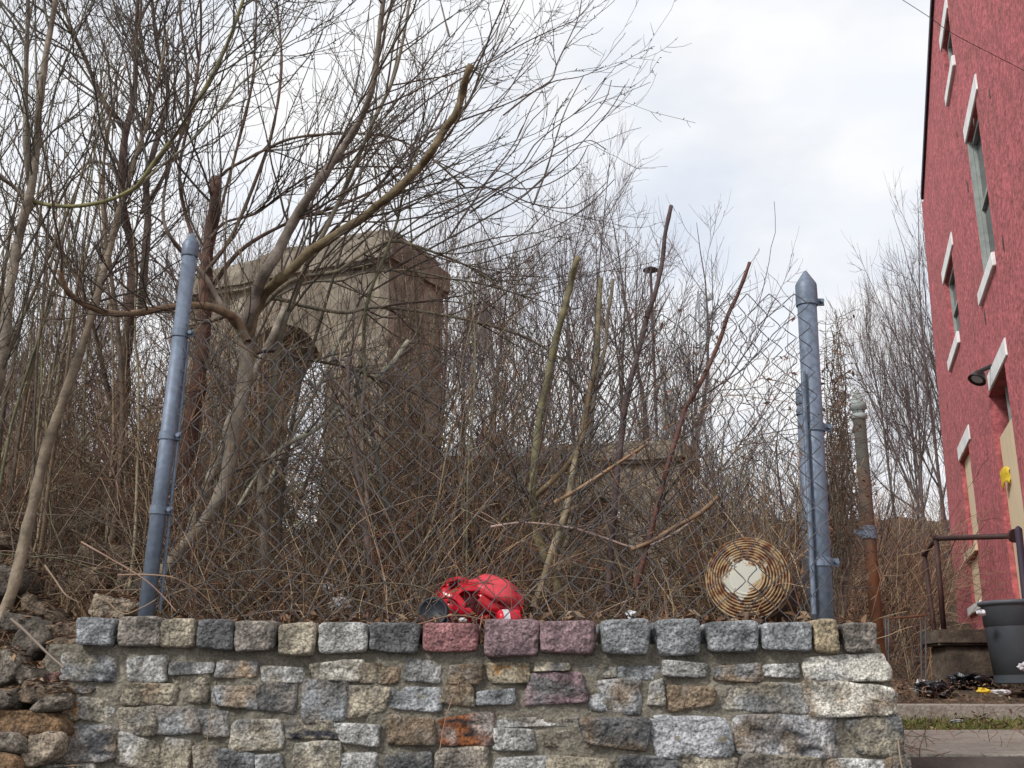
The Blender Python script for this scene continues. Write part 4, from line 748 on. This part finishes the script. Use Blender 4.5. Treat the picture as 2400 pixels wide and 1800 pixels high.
dead('long whitish dead branch slanting across the tall arch pier', [(560, 1185), (620, 1090), (675, 1040), (746, 1003), (797, 953), (852, 906), (915, 856), (957, 798)], 3.8, 3.9, 10, 12, PALE)
dead('whitish dead branch crossing the arch opening', [(620, 1160), (655, 1080), (692, 999), (725, 944), (767, 862), (789, 809), (818, 754), (852, 687)], 4.0, 4.1, 12, 8, (.36, .32, .28))
dead('thick pale dead log leaning behind the forked shrub hub', [(440, 1260), (480, 1150), (520, 1060), (540, 985), (599, 868), (641, 784), (671, 716)], 3.9, 4.0, 26, 18, (.33, .26, .20), (0, 0, 0))
dead('dark drooping bough crossing low over the arch opening', [(560, 840), (640, 820), (704, 839), (810, 860), (894, 893), (957, 915), (1040, 960)], 3.9, 3.8, 9, 5, (.08, .05, .04), (20, 60, 0))
dead('thin pale branch looping low in the middle of the thicket', [(1150, 1235), (1230, 1225), (1340, 1238), (1420, 1262), (1490, 1283), (1560, 1262), (1640, 1210)], 3.5, 3.6, 6, 5, (.36, .28, .22))
dead('grey leaning stem between arch and fence left of the middle', [(870, 1330), (850, 1200), (830, 1050), (815, 960), (818, 860), (800, 840), (780, 845)], 3.6, 3.7, 16, 9, (.14, .115, .095))
dead('dark stem leaning left out of the brush below the arch pier', [(1010, 1420), (960, 1330), (915, 1215), (885, 1080), (870, 1010), (845, 930), (830, 860)], 3.7, 3.8, 14, 8, (.105, .085, .07))
# ---------------- background trees ----------------
def bgtree(seed, h, spread, nl=16, fine=1.0, upright=.6):
    global rng
    keep = rng; rng = np.random.default_rng(seed)
    T = Tubes(); c = (.12, .095, .085)
    ns = 3 if upright > .5 else 2
    P0 = grow(np.zeros((ns, 3))+rng.normal(size=(ns, 3))*[.12, .12, 0], np.c_[rng.normal(size=(ns, 2))*.16, np.ones(ns)], rng.uniform(.8, 1, ns)*h, 14, (0, 0, .1), .05)
    R0 = taper(np.full(ns, .009*h), np.full(ns, .004), 14); T.add(P0, R0, c, 6, .1)
    K = Tubes(); m = int(nl*ns)
    s, d, r, rem = spawn(P0, R0, m, .22, .95, (22, 50)); ln = rem*rng.uniform(.55, .95, m)*spread+.4
    P1 = grow(s, d, ln, 10, (0, 0, upright), .07); R1 = taper(np.minimum(r*.5, .02), np.full(m, .004), 10); T.add(P1, R1, c, 4, .15)
    m2 = int(m*9*fine); s, d, r, rem = spawn(P1, R1, m2, .15, .98, (20, 50)); ln = rem*.55*rng.uniform(.5, 1, m2)+.25
    P2 = grow(s, d, ln, 7, (0, 0, upright*.8), .12); R2 = taper(np.minimum(r*.6, .01), np.full(m2, .0028), 7); K.add(P2, R2, (.14, .105, .10), 3, .4)
    m3 = int(m2*4*fine); s, d, r, rem = spawn(P2, R2, m3, .1, 1, (20, 50)); ln = rng.uniform(.12, .5, m3)
    P3 = grow(s, d, ln, 5, (0, 0, .3), .13); K.add(P3, taper(np.full(m3, .003), np.full(m3, .0018), 5), (.17, .13, .125), 3, .4)
    rng = keep
    h = float(np.percentile(P3[:, -1, 2], 99.6)); a = T.build('trunk', M['bark']); b = K.build('crown', M['twig']); ma, mb = a.data, b.data
    bpy.data.objects.remove(a); bpy.data.objects.remove(b); return ma, mb, h
PROT = [bgtree(11, 6, .75, 14, 1), bgtree(12, 6, .95, 16, 1, .45), bgtree(13, 6, .6, 15, 1, .8), bgtree(14, 6, .85, 15, 1.0, .55)]
def plant(px, pytop, Y, k, label, sx=1.0, grp='bare trees beyond the thicket', nm='bare_tree'):
    top = W(px, pytop, Y); zb = float(gz(top.x, Y))-.1; ma, mb, h = PROT[k]; s = (top.z-zb)/h*1.03
    root = thing(nm, (top.x, Y, zb), label, 'tree', grp)
    for n, me in (('trunk', ma), ('crown', mb)):
        o = bpy.data.objects.new(n, me); C.objects.link(o); o.parent = root
    root.scale = (s*sx, s*sx, s); root.rotation_euler.z = random.uniform(0, 6.28); return root
for a in [(1330, 380, 13, 1, 'broad bare tree whose fine crown tops out above the right end of the arch', .62), (1200, 440, 12.5, 3, 'bare tree right behind the arch cornice corner', .6), (1560, 780, 14, 2, 'small bare tree behind the street lamp, right end of the middle trees', .7), (1460, 460, 15, 0, 'bare tree reaching up beside the knobbly dark stem, right edge of the middle crown', .8), (1080, 540, 16, 2, 'slender bare tree showing over the arch end face', 1.0), (1600, 960, 12, 2, 'low bare sapling tree left of the mast antennas', 1.2), (1720, 1010, 11, 0, 'low bare tree behind the rusty lid', 1.3), (1975, 960, 12, 0, 'low bare tree just right of the corner post', 1.3), (2060, 640, 17, 2, 'tall bare tree with round purple grey crown behind the rusty post', .55), (2165, 470, 17, 0, 'tallest bare tree touching the red building corner', .55), (2130, 600, 19, 3, 'bare tree between the rusty post and the red building', .55), (2215, 760, 20, 1, 'bare tree partly hidden by the red building edge', .55), (60, 640, 10, 1, 'bushy bare tree at the far left behind the leaning tree', 1.1), (180, 560, 12, 0, 'bare tree behind the dark mossy stems', 1.0), (400, 560, 12, 3, 'bare tree behind the left fence post top', .9), (20, 820, 8, 2, 'thick bush at the left photo edge', 1.1), (470, 430, 15, 2, 'slim bare tree rising behind the left end of the arch cornice', .8), (130, 780, 6.2, 3, 'low tangled bush on the bank at the left', 1.2), (985, 440, 18, 1, 'far bare tree over the arch cornice', .8)]:
    plant(*a[:4], a[4], a[5])
# ---------------- brush, dead stalks, leaves (nobody could count these) ----------------
def visible(x, y, m=1.1): return np.abs(x) < y*.50*m+.3
def brush(name, n, yr, hr, lean, cols, r0, nn=9, jit=.09, droop=-.8, xr=None, power=1.0, side_=3, w=None):
    y = yr[0]+(yr[1]-yr[0])*rng.random(n*3)**power; x = (rng.random(n*3)*2-1)*(y*.5+.3); ok = np.ones(len(x), bool)
    if xr is not None: ok &= (x > xr[0](y)) & (x < xr[1](y)) & ~((y > 4.2) & (x/y > -.245) & (x/y < -.15) & (rng.random(len(x)) < np.where(y > 7.5, 1, .97))) & ~((y < 3.42) & ((np.abs(x/y-.213) < .045) | (np.abs(x/y+.03) < .05)) & (rng.random(len(x)) < .85)) & ~((y > 4.5) & (y < 9) & (x/y > .01) & (x/y < .175) & (rng.random(len(x)) < .9))
    x, y = x[ok][:n], y[ok][:n]; n = len(x); z = gz(x, y)-.03
    d = np.c_[rng.normal(size=(n, 2))*lean, np.ones(n)]; ln = rng.uniform(hr[0], hr[1], n)**1.0
    dens = np.array([noise.noise(Vector((a*1.3, b*1.3, 7))) for a, b in zip(x, y)]); ln = ln*(1+.45*dens); xy = x/y
    if yr[0] < 9: ln = ln*np.where((xy > .015) & (xy < .175), np.clip(.34+.12*(y-3.2), .34, .75), 1)*np.where((xy > -.245) & (xy < -.15), .6, 1)*np.where((x < -1.05) & (y < 4.3), .5, 1)
    P = grow(np.c_[x, y, z], d, ln, nn, np.c_[rng.normal(size=(n, 2))*.5, np.full(n, droop)*rng.random(n)], jit)
    if xr is not None and yr[0] < 9: k = ((P[:, :, 0] < 1.12+.03*P[:, :, 1]) & (P[:, :, 1] > 3.14)).all(1) & ((P[:, -1, 2]-EYE)/P[:, -1, 1] < .40); P = P[k]; n = len(P)
    c = np.array(cols)[rng.integers(0, len(cols), n)]
    T = Tubes(); T.add(P, taper(r0*rng.uniform(.5, 1.7, n), np.full(n, r0*.45), nn), c, side_, .45)
    return P, T
BR = [(.22, .135, .075), (.30, .20, .115), (.13, .075, .045), (.42, .31, .20), (.06, .035, .025), (.23, .11, .06)]
BR2 = [(.18, .085, .05), (.24, .145, .085), (.06, .035, .027), (.32, .24, .16)]
XL = lambda y: np.full_like(y, -9.); XR = lambda y: 1.0+.03*(y-3)
P, T = brush('a', 5000, (3.22, 6.2), (.2, .85), .33, BR, .0020, 9, .11, -.7, (XL, XR), 1.1)
s, d, r, rem = spawn(P, np.full(P.shape[:2], .0015), 9000, .1, 1, (25, 70)); T.add(grow(s, d, rng.uniform(.05, .22, 9000), 5, (0, 0, -.2), .16), taper(np.full(9000, .0012), np.full(9000, .0008), 5), np.array(BR)[rng.integers(0, 6, 9000)], 3, .3)
tag(T.build('dry_undergrowth', M['twig']), kind='stuff')
P, T = brush('b', 2600, (4.5, 9.5), (.4, 1.15), .30, BR2, .0027, 10, .10, -.6, (XL, XR), 1)
s, d, r, rem = spawn(P, np.full(P.shape[:2], .002), 8500, .15, 1, (20, 60)); T.add(grow(s, d, rng.uniform(.08, .4, 8500), 5, (0, 0, 0), .14), taper(np.full(8500, .0017), np.full(8500, .0011), 5), np.array(BR2)[rng.integers(0, 4, 8500)], 3, .3)
tag(T.build('bramble_thicket', M['twig']), kind='stuff')
P, T = brush('c', 4200, (10.2, 24), (.5, 1.35), .22, BR2, .005, 9, .09, -.3, (XL, lambda y: np.where(y < 15.5, y*.375, y*.42)), 1)
s, d, r, rem = spawn(P, np.full(P.shape[:2], .004), 12000, .2, 1, (20, 55)); T.add(grow(s, d, rng.uniform(.15, .5, 12000), 5, (0, 0, .1), .13), taper(np.full(12000, .0032), np.full(12000, .002), 5), np.array(BR2)[rng.integers(0, 4, 12000)], 3, .3)
tag(T.build('far_thicket', M['twig']), kind='stuff')
P, T = brush('d', 430, (3.7, 7.5), (.9, 1.8), .26, BR2, .0034, 12, .085, -.2, (lambda y: y*-.36, lambda y: y*.03), 1)
s, d, r, rem = spawn(P, np.full(P.shape[:2], .0025), 3400, .25, 1, (25, 65)); Q = grow(s, d, rng.uniform(.1, .55, 3400), 8, (0, 0, .1), .14); T.add(Q, taper(np.full(3400, .0018), np.full(3400, .001), 8), np.array(BR2)[rng.integers(0, 4, 3400)], 3, .3)
s, d, r, rem = spawn(Q, np.full(Q.shape[:2], .0015), 4200, .1, 1, (30, 70)); T.add(grow(s, d, rng.uniform(.03, .16, 4200), 4, (0, 0, .1), .14), taper(np.full(4200, .0012), np.full(4200, .0008), 4), np.array(BR2)[rng.integers(0, 4, 4200)], 3, .3)
tag(T.build('tangled_scrub', M['twig']), kind='stuff')
P, T = brush('e', 3000, (9.6, 19), (.6, 1.7), .3, BR2, .0045, 9, .11, -.5, (lambda y: y*.255, lambda y: y*.378), 1)
s, d, r, rem = spawn(P, np.full(P.shape[:2], .003), 6000, .1, 1, (25, 65)); T.add(grow(s, d, rng.uniform(.1, .5, 6000), 6, (0, 0, -.1), .16), taper(np.full(6000, .0028), np.full(6000, .0016), 6), np.array(BR2)[rng.integers(0, 4, 6000)], 3, .4)
tag(T.build('hillside_brush', M['twig']), kind='stuff')
# upright canes standing all through the thicket
def canes(n, xr, yr, top, col, r0, lean=.12):
    px = rng.uniform(*xr, n); Y = rng.uniform(*yr, n); tp = rng.uniform(*top, n); T = []
    for a, b, c in zip(px, Y, tp):
        p1 = W(a, c, b); x0 = p1.x-rng.normal()*lean*1.6-.05*(p1.z-2); z0 = float(gz(x0, b))-.03
        q = np.array([[x0, b, z0], [x0+(p1.x-x0)*.3+rng.normal()*.04, b+rng.normal()*.03, z0+(p1.z-z0)*.35], [x0+(p1.x-x0)*.7+rng.normal()*.05, b+rng.normal()*.04, z0+(p1.z-z0)*.7], p1[:]])
        T.append(resample(cat(q), 16))
    P = np.array(T); R1 = taper(r0*rng.uniform(.5, 1.5, n), np.full(n, .0012), 16); K.add(P+np.cumsum(rng.normal(size=P.shape)*[.004, .002, .0], axis=1), R1, np.array(col)[rng.integers(0, len(col), n)], 5, .3)
    m = n*9; s, d, r, rem = spawn(P, R1, m, .3, 1, (18, 45)); Q = grow(s, d, rng.uniform(.08, .45, m), 7, (0, 0, .5), .10); K.add(Q, taper(np.full(m, .0018), np.full(m, .0009), 7), np.array(col)[rng.integers(0, len(col), m)]*.7, 3, .3)
    s, d, r, rem = spawn(Q, np.full(Q.shape[:2], .001), m*2, .1, 1, (25, 60)); K.add(grow(s, d, rng.uniform(.02, .14, m*2), 4, (0, 0, .3), .1), taper(np.full(m*2, .0011), np.full(m*2, .0008), 4), np.array(col)[rng.integers(0, len(col), m*2)]*.6, 3, .3)
K = Tubes(); CC = [(.26, .19, .12), (.17, .125, .075), (.33, .26, .18), (.12, .075, .055), (.18, .16, .09)]
canes(60, (-60, 330), (3.5, 6.5), (0, 900), CC, .0062, .2); canes(15, (-40, 350), (3.6, 5.5), (-60, 250), [(.17, .125, .085), (.11, .085, .06), (.21, .17, .11)], .013, .3); canes(10, (600, 1050), (3.8, 5), (-20, 420), [(.12, .09, .065), (.17, .14, .09)], .008, .3); canes(26, (430, 640), (3.6, 6), (420, 950), CC, .0042, .2); canes(46, (760, 1250), (3.6, 6.5), (560, 1000), CC, .0040); canes(15, (1250, 1620), (3.6, 6.5), (800, 1080), CC, .0036); canes(24, (1600, 1880), (3.6, 6), (960, 1150), CC, .003)
tag(K.build('upright_canes', M['bark']), kind='stuff')
# long arching vines and whips hanging through the thicket
n = 430; x = rng.uniform(-2.6, 1.0, n); y = rng.uniform(3.25, 5.6, n); d = np.c_[rng.normal(size=(n, 1))*.8-np.maximum(x[:, None]-.5, 0)*2, rng.normal(size=(n, 1))*.2, np.ones(n)]
P = grow(np.c_[x, y, gz(x, y)], d, rng.uniform(.5, 1.6, n), 18, np.c_[rng.normal(size=(n, 1))*1.2-np.maximum(x[:, None]-.3, 0)*2.5, np.zeros(n), -rng.random(n)*2.0], .10)
k = ((P[:, :, 0] < 1.15+.03*P[:, :, 1]) & (P[:, :, 1] > 3.14)).all(1); P = P[k]; n = len(P)
T = Tubes(); T.add(P, taper(rng.uniform(.002, .0042, n), np.full(n, .0012), 18), np.array([(.13, .09, .06), (.19, .14, .10), (.10, .075, .055), (.12, .11, .06), (.23, .17, .12)])[rng.integers(0, 5, n)], 4, .3)
s, d, r, rem = spawn(P, np.full(P.shape[:2], .0015), 3500, .2, 1, (20, 60)); T.add(grow(s, d, rng.uniform(.06, .3, 3500), 5, (0, 0, .1), .12), taper(np.full(3500, .0014), np.full(3500, .0009), 5), (.10, .075, .06), 3, .3)
tag(T.build('arching_vines', M['twig']), kind='stuff')
def leaves(name, cen, size, cols, flat=.6, jit=0):
    n = len(cen); a = rng.random(n)*6.283; u = norm(np.c_[np.cos(a), np.sin(a), rng.normal(size=n)*flat]); v = norm(np.cross(u, norm(rng.normal(size=(n, 3))*[flat, flat, .2]+[0, 0, 1])))
    s = (size*rng.uniform(.5, 1.3, n))[:, None]; w = s*.38
    bnd = np.c_[np.zeros((n, 2)), rng.uniform(-.3, .5, n)]*s
    V = np.stack([cen-u*s*.5, cen-v*w*.5-u*s*.1+bnd*.5, cen+u*s*.55+bnd*.3, cen+v*w*.5+u*s*.05+bnd*.5], 1).reshape(-1, 3)
    c = np.repeat(np.array(cols)[rng.integers(0, len(cols), n)]*(.7+.6*rng.random((n, 1))), 4, 0)
    return put(name, meshnp(name, V, np.arange(n*4).reshape(-1, 4), np.zeros((0, 3), int), M['leaf'], c, False))
n = 26000; y = 3.12+rng.random(n)**1.6*6; x = (rng.random(n)*2-1)*(y*.5+.2); k = (x < 1.15) & ~((x < -1.2) & (y < 3.1)); x, y = x[k], y[k]
LC = [(.17, .085, .045), (.22, .13, .07), (.12, .06, .035), (.27, .19, .12), (.15, .10, .07)]
tag(leaves('leaf_litter', np.c_[x, y, gz(x, y)+rng.random(len(x))*.10], .035, LC), kind='stuff')
n = 6500; y = rng.uniform(3.6, 9, n); x = rng.uniform(1.15, 4, n); k = ~((x > 1.62) & (y < 6.15) & (rng.random(n) < .82)) & ~((x > 2.1) & (y > 6.8) & (y < 7.6) & (rng.random(n) < .9)); x, y = x[k], y[k]
tag(leaves('leaf_litter', np.c_[x, y, gz(x, y)+.03+rng.random(len(x))*.05], .04, LC), kind='stuff')
from mathutils.bvhtree import BVHTree
rv, rf2 = [], []
for o in list(C.objects):
    if o.name.startswith('rubble_stone'):
        b0_ = len(rv); rv += [v.co+o.location for v in o.data.vertices]; rf2 += [[i+b0_ for i in p.vertices] for p in o.data.polygons]
bv = BVHTree.FromPolygons(rv, rf2); cen = []
for i in range(5200):
    h = bv.ray_cast(Vector((rng.uniform(-2.1, -.95), rng.uniform(2.75, 4.1), 3)), Vector((0, 0, -1)))
    if h[0] and noise.noise(h[0]*4) > -.15: cen.append((h[0].x, h[0].y, h[0].z+.006))
tag(leaves('leaf_litter', np.array(cen), .034, LC, .25), kind='stuff')
# moss and grass strip between the paving slabs, weeds by the wall end
n = 20000; y = rng.uniform(5.8, 7.1, n); x = rng.uniform(1.7, 4, n); GC = [(.13, .18, .03), (.22, .23, .06), (.27, .21, .09), (.08, .11, .025)]
T = Tubes(); T.add(grow(np.c_[x, y, gz(x, y)], np.c_[rng.normal(size=(n, 2))*.6, np.ones(n)], rng.uniform(.02, .07, n), 4, (0, 0, -.6), .1), taper(np.full(n, .003), np.full(n, .0012), 4), np.array(GC)[rng.integers(0, 4, n)], 3, .3)
tag(T.build('grass', M['twig']), kind='stuff')
n = 5200; y = rng.uniform(3.5, 8.3, n); x = .98+.05*y*rng.random(n)+rng.random(n)**3*(1.2+.1*y); T = Tubes(); T.add(grow(np.c_[x, y, np.maximum(gz(x, y), 1.2)], np.c_[rng.normal(size=(n, 2))*1.1, np.ones(n)*.7], rng.uniform(.05, .28, n), 7, (0, 0, -.9), .2), taper(np.full(n, .002), np.full(n, .001), 7), np.array([(.20, .09, .06), (.28, .17, .10), (.14, .06, .045), (.12, .12, .05)])[rng.integers(0, 4, n)], 3, .3)
tag(T.build('dead_weeds', M['twig']), kind='stuff')
# sparse spring buds in the thicket
n = 1500; y = rng.uniform(3.4, 5, n); px_ = rng.normal(760, 230, n); py_ = rng.uniform(620, 1300, n); cen = np.array([W(a, b, c)[:] for a, b, c in zip(px_, py_, y)])
tag(leaves('green_buds', cen, .013, [(.16, .20, .04), (.22, .24, .07), (.12, .15, .04)], .9), kind='stuff')
# dried leaves caught on the mesh and vines at the corner post
vn = thing('dead_vine', (W(1950, 1440, 3.2).x, 3.2, 1.66), 'tangle of dead vine with curled brown leaves hanging on the corner post fence', 'vine')
T = Tubes(); cs = []
for i in range(46):
    x0 = rng.uniform(1945, 1990); pts = [W(x0-25+rng.normal()*12, 1440, rng.uniform(3.2, 4.0))]
    ytop = rng.uniform(720, 1150); Y = pts[0].y
    for k, py in enumerate(np.linspace(1400, ytop, 9)[1:]): pts.append(W(1930+(x0-1930)*(.55+.45*min(1, (py-640)/350))+rng.normal()*9, py, Y+rng.normal()*.03))
    P = resample(cat(np.array([p[:] for p in pts])), 36); T.add(P, np.linspace(.0022, .001, 36), [(.13, .10, .075), (.2, .16, .12), (.10, .06, .045)][i % 3], 4, .3); cs.append(P)
P = np.array(cs); m = 900; s, d, r, rem = spawn(P, np.full(P.shape[:2], .002), m, .1, 1, (30, 90)); Q = grow(s, d, rng.uniform(.03, .14, m), 7, (0, 0, -.6), .35); T.add(Q, taper(np.full(m, .0013), np.full(m, .0009), 7), (.13, .09, .065), 3, .3)
T.build('stems', M['twig'], vn)
lv = leaves('leaves', np.concatenate([Q[rng.integers(0, m, 420), -1], P[rng.integers(0, 46, 160), rng.integers(4, 30, 160)]]), .024, [(.20, .10, .055), (.13, .06, .04), (.26, .17, .11)], 1.2); lv.parent = vn; lv.matrix_parent_inverse = vn.matrix_basis.inverted()
# dry leaves and tendrils caught high on the wire mesh
cc = []; T = Tubes()
for i in range(170):
    u = rng.uniform(1480, 1900); v_ = rng.uniform(700, 1100); p = W(u, v_, YF+rng.uniform(-.02, .03)); cc.append(p[:])
    P = grow([p[:]], [rng.normal(size=3)*[1, .2, 1]], .04+.05*rng.random(), 7, rng.normal(size=(1, 3)), .3); T.add(P, np.full((1, 7), .0009), (.10, .06, .045), 3, .3)
tag(T.build('tendrils', M['twig']), kind='stuff'); lv = leaves('leaves', np.array(cc)[:110], .022, [(.16, .07, .045), (.11, .05, .035)], 1.4); tag(lv, kind='stuff')
# stray dry stalks bending over the wall front
def stalk(pts, Y0, Y1, w, col, label):
    P, r = limb(pts, Y0, Y1, w, w*.6, .004); T = Tubes(); T.add(P, r, col, 5, .1); tag(T.build('dry_stalk', M['twig']), label, 'stalk', 'dry stalks bending over the wall')
stalk([(1131, 1440), (1120, 1490), (1098, 1545), (1075, 1600), (1045, 1680), (1030, 1760)], 3.0, 2.82, 3.2, (.25, .16, .11), 'long dry stalk hanging down over the pink coping block')
stalk([(541, 1452), (530, 1500), (505, 1600), (490, 1700), (478, 1800)], 3.0, 2.82, 3, (.22, .17, .10), 'dry tendril hanging down the wall past the dark coping block')
stalk([(860, 1460), (920, 1466), (985, 1462), (1030, 1448), (1080, 1442), (1150, 1455), (1250, 1462)], 2.95, 2.95, 4, (.20, .12, .08), 'brown vine lying along the coping in front of the black disc')
stalk([(275, 1348), (340, 1347), (410, 1355), (470, 1390), (520, 1440)], 3.0, 3.2, 4, (.42, .29, .2), 'pale dry stem crossing in front of the left post foot')
stalk([(190, 1270), (260, 1310), (335, 1355), (380, 1395), (412, 1432)], 2.97, 3.0, 4, (.36, .24, .17), 'straight pale dry stem slanting past the left post foot')
stalk([(105, 1325), (130, 1360), (155, 1395), (185, 1412)], 3.0, 3.0, 5, (.33, .23, .16), 'short bent pale twig on the bank beside the rubble')
stalk([(25, 1450), (60, 1480), (110, 1530), (150, 1565)], 2.9, 2.85, 7, (.28, .22, .17), 'grey stick leaning across the dark gap in the rubble')
stalk([(240, 1395), (285, 1438), (330, 1425), (366, 1405)], 3.0, 3.0, 3.5, (.36, .27, .18), 'thin curled dry stem draped over the second coping block')
stalk([(2105, 1735), (2112, 1790), (2125, 1830)], 2.9, 2.85, 5, (.26, .19, .13), 'dry stick leaning on the lower right wall end')
